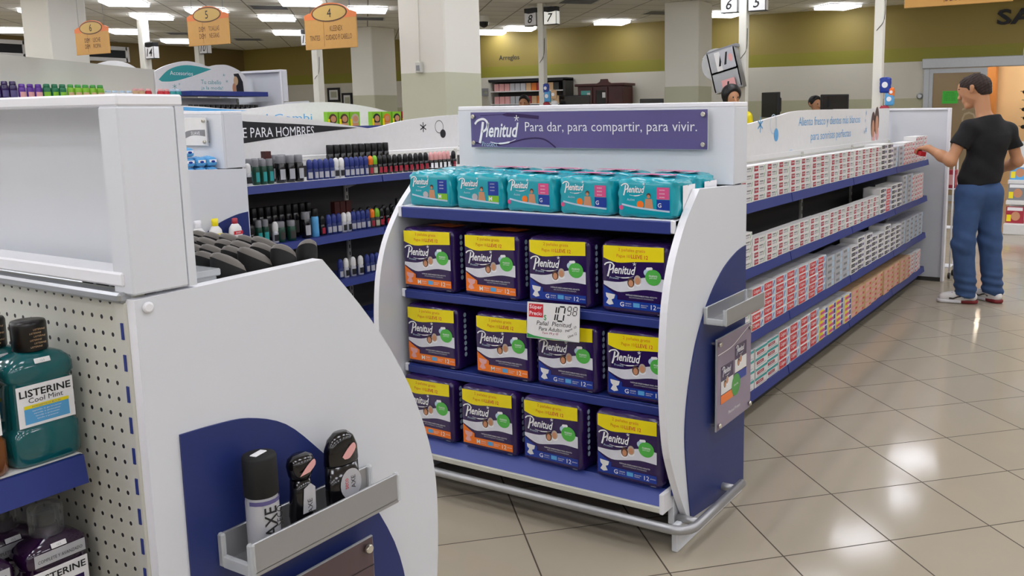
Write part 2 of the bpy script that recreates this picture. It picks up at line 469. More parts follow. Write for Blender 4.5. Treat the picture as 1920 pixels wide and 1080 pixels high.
for i, (x, y) in enumerate(((-1.6, FARY + 1.5), (-2.6, FARY + 3.2), (-.6, FARY + 3.0), (-1.7, FARY + 3.6))):
    o = thing('spotlight', 'bright round spot lamp in the shop ceiling beyond the doorway', 'lamp', (x, y, 2.75), 0, 'spot lamps beyond the doorway')
    b = MB(); b.lathe([(.16, -.03), (.17, -.01), (.17, 0)], 'door_grey', 16); b.build('rim', o)
    b = MB(); b.lathe([(.02, -.036), (.15, -.036), (.15, -.03)], 'shop_glow', 16); b.build('lens', o)
for i, (x0, y0, y1, z0, z1) in enumerate(((LEFTX, 9.2, 10.25, 2.82, 3.06), (LEFTX, 11.4, 12.45, 2.82, 3.05))):
    b = MB(); b.box(x0, x0 + .03, y0, y1, z0, z1, 'dark_gap')
    w = struct(b, 'window_%d' % (i + 1))
    b = MB()
    for q in ((y0 - .05, y0 + .03, z0 - .05, z1 + .05), (y1 - .03, y1 + .05, z0 - .05, z1 + .05), (y0, y1, z0 - .05, z0 + .03), (y0, y1, z1 - .03, z1 + .05)):
        b.box(x0, x0 + .06, *q, 'plain_white')
    b.build('window_frame', w)

def ceiling_light():
    o = thing('ceiling_light', '', 'ceiling light'); o.rotation_euler.z = PI / 4
    b = MB()
    for q in ((-.3, .3, -.3, -.28), (-.3, .3, .28, .3), (-.3, -.28, -.28, .28), (.28, .3, -.28, .28)):
        b.box(*q, -.012, .002, 'plain_white')
    b.build('frame', o)
    b = MB(); b.box(-.275, .275, -.275, .275, -.045, -.002, 'diffuser', .004); b.build('diffuser', o)  # drop below the frame added so glowing sides light the ceiling
    return o
SEEN = {(-12.79, 8.11): 'first square ceiling light left of the hanging sign 5, at the frame top', (-14.19, 9.46): 'square ceiling light up between hanging signs 5 and 6, nearer of two',
        (-17.01, 10.79): 'square ceiling light just above the number 14 lane post', (-18.34, 9.33): 'square ceiling light at the far left above the framed dark window',
        (-18.26, 12.72): 'small far ceiling light left of the lower half of hanging sign 5', (-12.77, 9.46): 'square ceiling light half hidden behind the top of hanging sign 5',
        (-12.78, 10.83): 'square ceiling light left of hanging sign 4, nearer of two', (-14.81, 12.81): 'square ceiling light left of hanging sign 4, farther of two',
        (-10.78, 9.58): 'square ceiling light cut by the frame top left of sign 4', (-10.67, 10.84): 'square ceiling light right of hanging sign 4',
        (-10.63, 14.92): 'square ceiling light left of the number 8 lane lamp, nearer of two', (-11.6, 15.25): 'small far ceiling light beside the dark camera dome',
        (-8.56, 14.95): 'square ceiling light between lane lamp 7 and the pale column', (-6.34, 14.94): 'square ceiling light left of the number 6 lane lamp',
        (-4.35, 14.97): 'square ceiling light by the mustard wall right of lane lamp 5', (-14.9, 8.1): 'square ceiling light cut by the frame top above hanging sign 6'}
for (x, y), l in SEEN.items():
    place('cl', ceiling_light, (x, y, CEIL - .012), PI / 4, l)
for ix in range(11):
    for iy in range(16):
        x, y = 3.95 - 2.1 * ix, -5.5 + 1.36 * iy
        p = mw.inverted() @ Vector((x, y, CEIL))
        px, py = CX - FPX * p.x / p.z, CY + FPX * p.y / p.z
        if y > 14.6 or (p.z < 0 and -60 < px < 1980 and py > -40): continue      # those the photo shows are placed above
        place('cl', ceiling_light, (x, y, CEIL - .012), PI / 4, 'square ceiling light above the aisles outside the photo', 'ceiling lights outside the photo')
def ceiling_vent():
    o = thing('ceiling_vent', '', 'ceiling vent')
    p = MB()
    for q in ((-.29, .29, -.29, -.26), (-.29, .29, .26, .29), (-.29, -.26, -.26, .26), (.26, .29, -.26, .26)): p.box(*q, -.012, .0, 'cream_metal')
    p.build('frame', o)
    p = MB(); p.box(-.26, .26, -.26, .26, -.004, 0, 'dark_gap')
    for q in range(7): p.box(-.26, .26, -.235 + q * .075, -.21 + q * .075, -.011, -.004, 'grey_cap')
    p.build('grille', o); return o
for (x, y), l in (((-11.77, 9.84), 'at the top between signs 4 and 5'), ((-11.76, 11.94), 'right of sign 4'), ((-16.71, 11.77), 'left of the lower half of sign 5'), ((-16.9, 13.5), 'low between signs 4 and 5'), ((-7.49, 12.06), 'at the frame top right of lane lamp 7'), ((-7.17, 14.22), 'beside the top of the pale column')):
    place('cv', ceiling_vent, (x, y, CEIL - .0005), PI / 4, 'dark slatted ceiling vent ' + l, 'ceiling vents')

# ------------------------------------------------------------------ end displays
OUT_P = [(0, .03), (0, 1.228), (-.432, 1.243)] + spline([(-.432, 1.243), (-.519, 1.163), (-.565, 1.109), (-.631, 1.006), (-.671, .891), (-.688, .78), (-.694, .68), (-.69, .557), (-.669, .409), (-.635, .314), (-.577, .197), (-.52, .10)], 4)[1:] + [(-.50, .03)]
ARCH_P = [(-.005, .037)] + spline([(-.008, .996), (-.094, .984), (-.22, .941), (-.338, .863), (-.426, .769), (-.486, .667), (-.532, .532), (-.548, .40), (-.53, .255), (-.497, .088)], 4)
OUT_L = [(0, .03), (0, 1.229), (-.369, 1.239)] + spline([(-.369, 1.239), (-.486, 1.099), (-.584, .94), (-.649, .752), (-.655, .576), (-.635, .41), (-.59, .28), (-.52, .13)], 4)[1:] + [(-.50, .03)]
ARCH_L = [(-.05, .04)] + spline([(-.054, 1.001), (-.12, .998), (-.185, .989), (-.26, .955), (-.332, .883), (-.40, .805), (-.46, .727), (-.529, .581), (-.545, .42), (-.50, .09)], 4)
TILT = Matrix
def product_tray(parent, M, u0, u1, v, wid=.085):
    """aluminium channel on a side panel; u along the panel, v its floor, w outwards"""
    t = MB()
    for q in ((u0, u1, v - .004, v, 0, wid), (u0, u1, v - .004, v + .05, 0, .006), (u0, u1, v - .010, v + .050, wid - .006, wid)):
        t.box(*q[:4], q[4], q[5], 'alu', .0015, M)
    o = t.build('product_tray', parent)
    for k, u in enumerate((u0, u1)):
        e = MB(); e.box(u - .005, u + .005, v - .008, v + .052, -.0, .014, 'acrylic', .003, M); e.box(u - .005, u + .005, v - .008, v + .05, wid - .012, wid + .002, 'acrylic', .003, M)
        e.box(u - .005, u + .005, v - .008, v + .014, .012, wid - .01, 'acrylic', .002, M); e.build('end_cap', o)
    return o
def screws(parent, M, pts, w, r=.011):
    for u, v in pts:
        s_ = MB(); s_.lathe([(r * .6, -w - .002), (r * .6, .002), (r, .003), (r, .009), (r * .8, .011)], 'chrome', 14, M=M @ Matrix.Translation((u, v, 0))); s_.build('screw', parent)

def end_display(name, label, x, y, rz, out, arch, shelves, base=True, peg=False, back=True, hdr_y=.132, zs=1.0, white_back=True):
    o = thing(name, label, 'display unit', (x, y, 0), rz)
    W = .641
    S = lambda pts: [(a, c * zs) for a, c in pts]
    for sd in (-1, 1):
        M = FX(W - .026, 0, 0) if sd > 0 else FX(-W, 0, 0)
        p = MB(); p.prism(S(out), .026, 'white_paint', M, 'white_edge'); po = p.build('side_panel', o)
        M2 = FX(W, 0, 0) if sd > 0 else FX(-W - .004, 0, 0)
        p = MB(); p.prism(S(arch), .004, 'blue_panel', M2); p.build('accent_panel', po)
        p = MB(); p.box(sd * W - (.026 if sd > 0 else -.002), sd * W + (-.002 if sd > 0 else .026), -.595, -.0, 0, .1, 'white_paint', .004)
        p.box(sd * (W - .045) - .012, sd * (W - .045) + .012, -.56, -.52, .08, .21, 'white_paint', .003); p.build('foot', o)
    h = MB(); z0, z1 = 1.236 * zs, 1.537 * zs
    h.box(-W, W, -hdr_y, -hdr_y + .014, z0, z1 - .018, 'white_paint')
    h.box(-W, -W + .05, -hdr_y + .014, 0, z0, z1 - .018, 'white_paint', .003); h.box(W - .05, W, -hdr_y + .014, 0, z0, z1 - .018, 'white_paint', .003)
    h.box(-W, W, -hdr_y, 0, z1 - .018, z1, 'white_edge', .003)
    ho = h.build('header', o)
    if back:
        p = MB()
        p.box(-W + .02, W - .02, -.03, -.008, .1, z0, 'pegboard' if peg else ('white_paint' if white_back else 'shelf_dark'))
        bo = p.build('back_panel', o)
        if peg:
            r_ = MB(); r_.box(-W + .02, W - .02, -.05, .004, z0 + .012, z0 + .034, 'white_edge', .003); r_.box(-W + .02, W - .02, -.012, .012, z0 - .012, z0 + .004, 'steel', .004); r_.build('ledge', o)
            for sd in (-1, 1):
                u = MB(); u.box(sd * (W - .034) - .014, sd * (W - .034) + .014, -.01, .004, .05, z0 - .012, 'cream_metal', .002)
                for k in range(21):
                    u.box(sd * (W - .03) - .003, sd * (W - .03) + .003, .003, .0055, z0 - .07 - k * .05, z0 - .044 - k * .05, 'blue_paint')
                u.build('upright', o)
        elif white_back:
            r_ = MB()
            for q in ((-W, -W + .03, .1, z1), (W - .03, W, .1, z1)):
                r_.box(q[0], q[1], -.01, .006, q[2], q[3], 'white_edge', .003)
            r_.box(-W + .03, W - .03, -.01, .006, z1 - .03, z1, 'white_edge', .003); r_.build('frame', o)
    for i, (zy, z, lip) in enumerate(shelves):
        p = MB(); p.box(-W + .03, W - .03, -zy, -.03, (z - .022) * zs, z * zs, 'white_paint' if i == 0 else 'blue_paint', .002)
        so = p.build('shelf', o)
        p = MB()
        if lip:
            p.box(-W + .05, W - .045, -zy - .012, -zy + .002, (z - (.047 if i == 0 else .036)) * zs, (z - .004) * zs, 'blue_paint', .003)
            p.box(-W + .03, -W + .05, -zy - .008, -zy + .03, (z - (.045 if i == 0 else .034)) * zs, z * zs, 'white_edge', .003); p.box(W - .047, W - .03, -zy - .008, -zy + .03, (z - (.045 if i == 0 else .034)) * zs, z * zs, 'white_edge', .003)
        else:
            p.prism([(-zy, z), (-zy, z - .006), (-zy - .05, z - .055), (-zy - .05, z - .047)], 2 * W - .1, 'blue_shelf', FX(-W + .05, 0, 0)); p.box(-W + .05, W - .05, -zy - .058, -zy - .046, z - .068, z - .046, 'cream_metal', .003)
            for sd in (-1, 1): p.box(sd * (W - .045) - .008, sd * (W - .045) + .008, -zy - .06, -zy + .04, z - .07, z + .004, 'white_edge', .003)
        p.build('price_strip', so)
    return o
def bumper(parent):
    p = MB(); z = .105; r = .0165
    pts = [(-.70, -.16, z), (-.70, -.52, z)] + [(-.70 + .07 * (1 - math.cos(a)), -.57 - .07 * math.sin(a), z) for a in np.linspace(0, PI / 2, 7)]
    pts = pts + [(-q[0], q[1], q[2]) for q in reversed(pts)]
    p.tube(pts, r, 'alu', 14); ro = p.build('bumper_rail', parent)
    for sx in (-1, 1):
        for yy in (-.545, -.22):
            p = MB(); p.tube([(sx * .615, yy, z), (sx * .70, yy, z)], .014, 'alu', 12); p.build('bracket', ro)
def banner(parent, M, u0, u1, v0, v1, m, deco):
    p = MB(); p.box(u0, u1, v0, v1, .018, .024, 'acrylic', .001, M); p.rect(u0 + .002, u1 - .002, v0 + .002, v1 - .002, m, M, .0245)
    deco(p, M, .0252); o = p.build('sign_plate', parent)
    screws(o, M @ Matrix.Translation((0, 0, .024)), [(u0 + .018, v0 + .02), (u1 - .018, v0 + .02), (u0 + .018, v1 - .02), (u1 - .018, v1 - .02)], .022, .0095)
    return o

# the diaper display that stands in the middle of the photo
SHELF_P = [(.555, 1.148, True), (.555, .812, True), (.555, .503, True), (.575, .215, False)]
pd = end_display('end_display', 'white end display with curved sides stacked with purple and teal diaper packs', -1.91, 3.235, 0, OUT_P, ARCH_P, SHELF_P, white_back=False)
bumper(pd)
def deco_p(p, M, w):
    logo(p, M, -.53, 1.398, .235, 'white_ink', w + .0006)
    p.text('Protect', 'pale_blue_ink', M, -.495, 1.378, h=.019, align='L', off=w + .0006)
    p.text('Para dar, para compartir, para vivir.', 'white_ink', M, .118, 1.444, h=.05, w=.775, off=w + .0006, bold=-.004)
    p.stroke(spline([(-.55, 1.385), (-.4, 1.375), (-.27, 1.40), (-.18, 1.40), (-.12, 1.366)]), .006, 'purple_bag', M, w + .0003)
    p.stroke(spline([(-.5, 1.497), (-.36, 1.50), (-.2, 1.487)]), [.002] * 6 + [.014] * 7, 'purple_bag', M, w + .0003)
banner(pd, FY(0, -.132, 0), -.554, .549, 1.363, 1.513, 'purple_print', deco_p)
MP = FX(.645, 0, 0)
product_tray(pd, MP, -.40, -.03, .777)
def deco_side(p, M, w):
    for u0, v0, c in ((-.30, .45, 'orange_ink'), (-.17, .50, 'blue_ink')):
        p.rect(u0, u0 + .115, v0, v0 + .14, 'purple_bag', M, w); p.rect(u0, u0 + .115, v0, v0 + .032, c, M, w + .0004)
        p.rect(u0, u0 + .115, v0 + .035, v0 + .085, 'plain_white', M, w + .0004); faces(p, M, u0 + .035, v0 + .07, .022, w + .0006); logo(p, M, u0 + .008, v0 + .105, .085, 'white_ink', w + .0008, False)
    p.disc(-.16, .49, .042, 'green_ink', M, w + .0012, 20); p.text('absorbe', 'white_ink', M, -.16, .492, h=.009, off=w + .0016)
    p.stroke(spline([(-.33, .64), (-.2, .645), (-.1, .67), (-.02, .69)]), .003, 'plain_white', M, w)
    p.text('Plenitud Protect', 'white_ink', M, -.17, .40, h=.012, off=w)
banner(pd, MP, -.338, -.005, .357, .70, 'mauve_print', deco_side)

# the near unit at the left
SHELF_L = [(.43, 1.13, True), (.555, .80, True), (.555, .50, True), (.575, .215, False)]
ld = end_display('end_display', 'large white curved display unit with blue arch, nearest the camera at lower left', -1.928, .79, PI, OUT_L, ARCH_L, SHELF_L, peg=True, hdr_y=.108)
ML = Matrix.Rotation(PI, 4, 'Z') @ FX(.645, 0, 0)          # its outer side as seen from the aisle: u runs towards +Y
product_tray(ld, ML, .108, .447, .762)
def deco_l(p, M, w):
    p.disc(.27, .585, .048, 'red_ink', M, w, 24); p.text('NUEVO', 'white_ink', M, .275, .60, h=.02, off=w + .0006, rot=.25)
    p.poly([(.33, .55), (.352, .60), (.372, .604), (.35, .545)], 'pale_blue_ink', M, w + .0004)
    p.stroke([(.30, .62), (.43, .615)], .0016, 'dark_gap', M, w); p.text('AXE', 'white_ink', M, .30, .45, h=.06, off=w)
banner(ld, ML, .09, .432, .33, .676, 'brown_print', deco_l)
p = MB(); p.lathe([(.009, 0), (.009, .002), (.006, .004)], 'white_edge', 14, M=ML @ Matrix.Translation((.02, 1.215, -.003))); p.build('button', ld)

# the unit at the end of the men's gondola, mostly hidden
SHELF_M = [(.50, 1.148, True), (.555, .80, True), (.575, .215, False)]
md = end_display('end_display', 'white end display behind the near unit, carrying lotions and blue wipe packs', -4.78, 3.235, 0, OUT_P, ARCH_P, SHELF_M, white_back=False)
def deco_m(p, M, w):
    p.poly(spline([(.33, 1.41), (.40, 1.435), (.535, 1.44)]) + spline([(.535, 1.405), (.43, 1.41), (.345, 1.385)]), 'grey_cap', M, w)
    p.text('SUAVE', 'white_ink', M, .455, 1.422, h=.018, off=w + .0006)
banner(md, FY(0, -.132, 0), -.554, .549, 1.355, 1.505, 'plain_white', deco_m)
product_tray(md, FX(.645, 0, 0), -.44, -.03, .80)
fd = thing('display_partition', 'plain white framed panel closing the toothpaste gondola beside the man', 'display unit', (-1.91, 8.26, 0))
p = MB(); p.box(-.5, .5, .02, .06, .03, 1.515, 'white_paint'); p.build('panel', fd)
p = MB()
for q in ((-.51, -.485, .0, 1.515), (.485, .51, .0, 1.515)): p.box(q[0], q[1], 0, .07, q[2], q[3], 'white_edge', .004)
p.box(-.485, .485, 0, .07, 1.495, 1.515, 'white_edge', .004); p.build('frame', fd)
p = MB(); p.box(-.5, .5, .01, .06, 0, .035, 'shelf_dark'); p.build('base', fd)
kd = end_display('end_display', 'tall white framed display unit at the end of the shampoo gondola', -10.42, 8.3, PI, OUT_P, ARCH_P, [(.5, 1.15, True), (.5, .8, True)], hdr_y=.09, zs=1.382)

# ------------------------------------------------------------------ gondolas: shelves run along Y, the front looks towards +X
def gondola(label, xc, y0, secs, levels, depth, top, board=None, right_only=False, last=None, shaded_back=True):
    o = thing('gondola', label, 'shelving unit', (xc, y0, 0))
    L = secs[-1]
    p = MB(); p.box(-.015, .015, 0, L, .08, top, 'shelf_dark' if shaded_back else 'white_paint'); po = p.build('back_panel', o)  # dark variant puts the shade behind the goods into the panel colour
    p = MB(); p.box(-.02, .02, 0, L, 1.18, top + .012, 'plain_white', .004); p.box(.015, .028, 0, L, 1.215, 1.222, 'cream_metal'); p.build('top_rail', o)
    p = MB(); p.box(-depth + .06, depth - .06, 0, L, .02, .08, 'dark_gap'); p.build('base', o)
    for k, (a, c) in enumerate(zip(secs[:-1], secs[1:])):
        p = MB(); p.box(-.03, .03, c - .032, c, .05, top, 'cream_metal', .003)
        for q in range(int((top - .2) / .05)): p.box(.029, .0315, c - .020, c - .012, .18 + q * .05, .205 + q * .05, 'dark_gap')
        p.build('upright', o)
        for i, (z, dp) in enumerate(last if last and k == len(secs) - 2 else levels):
            p = MB(); p.box(.02, dp - .012, a + .003, c - .003, z - .02, z, 'plain_white' if i == 0 else 'blue_paint')
            for yy in (a + .01, c - .014): p.prism([(.02, z - .02), (.02, z - .1), (dp - .1, z - .02)], .004, 'white_edge', Matrix(((1, 0, 0, 0), (0, 0, 1, yy), (0, 1, 0, 0), (0, 0, 0, 1))))
            so = p.build('shelf', o)
            p = MB(); p.prism([(dp - .014, z), (dp - .004, z), (dp + .004, z - .046), (dp - .008, z - .048)], c - a - .01, 'blue_paint', Matrix(((1, 0, 0, 0), (0, 0, 1, a + .005), (0, 1, 0, 0), (0, 0, 0, 1))))
            p.build('price_strip', so)
    if not right_only:
        for i, (z, dp) in enumerate(levels):
            p = MB(); p.box(-dp, -.02, .003, L - .003, z - .045, z, 'blue_paint'); p.build('shelf', o)
    return o
RS = [0, 1.35, 2.55, 3.75, 4.95]
LV = [(1.076, .36), (.763, .36), (.44, .36), (.14, .36)]
gr = gondola('long gondola with four blue shelves of toothpaste boxes leading to the man', -1.91, 3.25, RS, LV, .36, 1.24)
def wave_board(parent, top, bot, t, M, deco, mtl='plain_white'):
    p = MB(); p.prism(spline(top, 6) + [(u, v) for u, v in reversed(bot)], t, mtl, M, 'white_edge'); deco(p, M, t + .001); return p.build('sign_board', parent)
def bubbles(p, M, w, u, v, s, ca, cb, flip=1):
    asterisk(p, M, u, v, .045 * s, ca, w, 6, .22)
    p.ring(u + .22 * s, v + .0 * s, .06 * s, .006 * s, cb, M, w); p.disc(u + .27 * s, v - .065 * s, .04 * s, ca, M, w + .0004)
    p.ring(u + .55 * s, v - .25 * s, .085 * s, .006 * s, cb, M, w, 0, PI); p.ring(u + .41 * s, v - .25 * s, .05 * s, .006 * s, cb, M, w, -.3, PI)
    for k in (0, 1): p.stroke([(u + (.12 + .05 * k) * s, v - .27 * s), (u + (.13 + .05 * k) * s, v - .24 * s)], .014 * s, ca, M, w)
def deco_r(p, M, w):
    bubbles(p, M, w, 1.78, 1.425, 1.0, 'sky_ink', 'pale_blue_ink')
    p.text('Aliento fresco y dientes más blancos', 'sky_ink', M, 3.22, 1.425, h=.075, w=1.50, off=w); p.text('para sonrisas perfectas', 'sky_ink', M, 3.22, 1.325, h=.075, w=.98, off=w)
    for u, v, s in ((4.15, 1.48, .02), (4.13, 1.42, .016), (4.16, 1.345, .03), (4.11, 1.33, .02)): asterisk(p, M, u, v, s, 'sky_ink', w)
    for u, v, s, hc in ((4.38, 1.37, .055, 'hair_print'), (4.5, 1.40, .06, 'hair_print')):
        p.disc(u, v + .01, s * 1.25, hc, M, w, ry=s * 2); p.disc(u, v - .02, s * .85, 'skin_print', M, w + .0006, ry=s * 1.3); p.disc(u + .02, v - .09, s * .9, 'pale_pink', M, w + .0003, ry=s)
wave_board(gr, [(.3, 1.40), (.9, 1.395), (1.62, 1.434), (2.1, 1.475), (2.55, 1.505), (3.8, 1.512), (4.94, 1.517)], [(.3, 1.25), (4.94, 1.25)], .02, FX(-.005, 0, 0), deco_r)
MS = [0, 1.3, 2.5, 3.7, 4.9]
LM = [(1.105, .36), (.745, .36), (.44, .36), (.14, .36)]
gm = gondola('gondola with dark shelves of deodorants for men, seen left of the diaper display', -4.78, 3.25, MS, LM, .36, 1.235)
def deco_men(p, M, w):
    p.poly([(-.0, 1.535), (.51, 1.476), (.9, 1.455), (1.43, 1.421), (.9, 1.385), (.51, 1.347), (.0, 1.30)], 'ink', M, w)
    p.text('DEODORANTE PARA HOMBRES', 'white_ink', M, 1.035, 1.408, h=.062, w=1.02, align='R', off=w + .0008)
    bubbles(p, M, w, 2.12, 1.412, .85, 'ink', 'shelf_dark')
wave_board(gm, [(0, 1.55), (.5, 1.522), (.93, 1.492), (1.42, 1.43), (1.6, 1.418), (1.95, 1.469), (2.55, 1.505), (3.4, 1.52), (4.9, 1.5)], [(0, 1.24), (4.9, 1.24)], .02, FX(-.005, 0, 0), deco_men)
gn = gondola('gondola behind the men\'s shelves with a white wavy sign board and hair dye', -7.65, 3.25, MS, [(1.40, .36), (1.05, .36), (.7, .36), (.3, .36)], .36, 1.41)
def deco_n(p, M, w):
    p.poly([(1.7, 1.60), (2.1, 1.605), (2.78, 1.57), (2.1, 1.525), (1.7, 1.49)], 'sky_ink', M, w)
    p.text('Especial Combi', 'sky_ink', M, 3.60, 1.485, h=.10, w=1.15, align='R', off=w)
wave_board(gn, [(0, 1.6), (1.2, 1.63), (2.12, 1.615), (2.7, 1.585), (3.3, 1.64), (3.9, 1.656), (4.5, 1.60), (4.92, 1.514)], [(0, 1.41), (4.92, 1.41)], .02, FX(-.005, 0, 0), deco_n)
gk = gondola('tall shampoo gondola at far left under the sloping white board', -10.5, 3.25, MS, [(1.715, .38), (1.35, .38), (1.0, .38), (.5, .38)], .38, 1.75, shaded_back=False, last=[(1.55, .38), (1.25, .38), (.9, .38)])
p = MB(); p.box(.02, .50, 3.86, 5.0, 1.775, 1.835, 'blue_paint', .004); p.build('shelf', gk)
def deco_k(p, M, w):
    p.poly(spline([(3.74, 1.98), (3.9, 2.11), (4.15, 2.17), (4.5, 2.13)]) + spline([(4.5, 2.13), (4.2, 2.03), (3.95, 1.965), (3.78, 1.955)]), 'teal_ink', M, w)
    p.text('Accesorios', 'white_ink', M, 4.06, 2.065, h=.05, off=w + .001)
    p.text('Tu cabello', 'teal_ink', M, 4.33, 1.965, h=.055, w=.30, off=w, align='L'); p.text('¡a la moda!', 'teal_ink', M, 4.33, 1.885, h=.055, w=.32, off=w, align='L')
    for u, v, s in ((3.95, 1.9, .03), (4.02, 1.93, .015), (4.68, 2.06, .02), (4.72, 1.98, .02)): asterisk(p, M, u, v, s, 'teal_ink', w)
    p.poly([(4.86, 1.83), (4.86, 2.0), (4.83, 2.08), (4.91, 2.09), (4.97, 1.98), (4.98, 1.83)], 'ink', M, w); p.disc(4.86, 1.99, .035, 'beige_ink', M, w + .0006, ry=.06); p.disc(4.83, 1.89, .03, 'skin_print', M, w + .0006, ry=.07)
wave_board(gk, [(0, 2.26), (1.2, 2.23), (2.5, 2.17), (3.4, 2.115), (3.72, 2.10)], [(0, 1.76), (3.72, 1.76)], .02, FX(-.005, 0, 0), lambda p, M, w: None, 'cream_metal')
wave_board(gk, [(3.70, 2.08), (3.85, 2.15), (4.1, 2.215), (4.3, 2.205), (4.45, 2.165), (4.6, 2.19), (4.75, 2.19), (4.92, 2.13), (5.02, 2.05)], [(3.70, 1.79), (5.02, 1.79)], .024, FX(.018, 0, 0), deco_k)
gl = gondola('near gondola holding mouthwash bottles at the left frame edge', -1.91, -1.62, [0, 1.2, 2.398], [(.964, .478), (.660, .478), (.30, .478)], .478, 1.24, shaded_back=False, right_only=True)
gq = gondola('farthest gondola whose white domed board shows above the shampoo', -13.4, 6.4, [0, 1.2, 2.4], [(1.4, .36), (1.0, .36)], .36, 1.7, shaded_back=False)
wave_board(gq, [(1.45, 2.26), (1.65, 2.34), (1.83, 2.375), (2.0, 2.36), (2.15, 2.30), (2.3, 2.2)], [(1.45, 1.71), (2.3, 1.71)], .02, FX(-.005, 0, 0), lambda p, M, w: None)

# ------------------------------------------------------------------ goods: diaper packs
def pillow(mb, w, d, h, r, m, puff=.0, seed=0, noise=.002, n=11):
    """a soft wrapped pack: rounded block, base centre at the origin, flat towards -Y"""
    rg = random.Random(seed); ph = [rg.uniform(0, 6) for _ in range(6)]
    t = [-1, -.985, -.95, -.88] + [x / 5 * .8 for x in range(-5, 6)] + [.88, .95, .985, 1]
    b = bmesh.new(); idx = {}
    def vert(x, y, z):
        k = (round(x, 3), round(y, 3), round(z, 3))
        if k not in idx:
            P = Vector((x * w / 2, y * d / 2, z * h / 2))
            q = Vector((max(-w / 2 + r, min(w / 2 - r, P.x)), max(-d / 2 + r, min(d / 2 - r, P.y)), max(-h / 2 + r, min(h / 2 - r, P.z))))
            nrm = P - q
            if nrm.length > 1e-6: nrm.normalize(); P = q + nrm * r
            wv = math.sin(9 * x + ph[0] + 3 * z) * math.sin(8 * z + ph[1] + 2 * y) + .6 * math.sin(17 * x + ph[2]) * math.sin(13 * y + ph[3] + 5 * z)
            if y > -.97 or abs(x) > .93 or abs(z) > .93: P += nrm * (wv * noise + puff * (1 - x * x) * (1 - y * y) if z > 0 else wv * noise * .5)
            if z < -.9: P.z = max(P.z, -h / 2)
            idx[k] = b.verts.new((P.x, P.y, P.z + h / 2))
        return idx[k]
    for ax in range(3):
        for sgn in (-1, 1):
            for i in range(len(t) - 1):
                for j in range(len(t) - 1):
                    c = []
                    for a, e in ((t[i], t[j]), (t[i + 1], t[j]), (t[i + 1], t[j + 1]), (t[i], t[j + 1])):
                        v = [0, 0, 0]; v[ax] = sgn; v[(ax + 1) % 3] = a; v[(ax + 2) % 3] = e; c.append(vert(*v))
                    if len(set(c)) == 4:
                        try: b.faces.new(c if sgn > 0 else c[::-1])
                        except ValueError: pass
    mb.bm(b, m, True)
PW, PDp, PH = .268, .20, .248
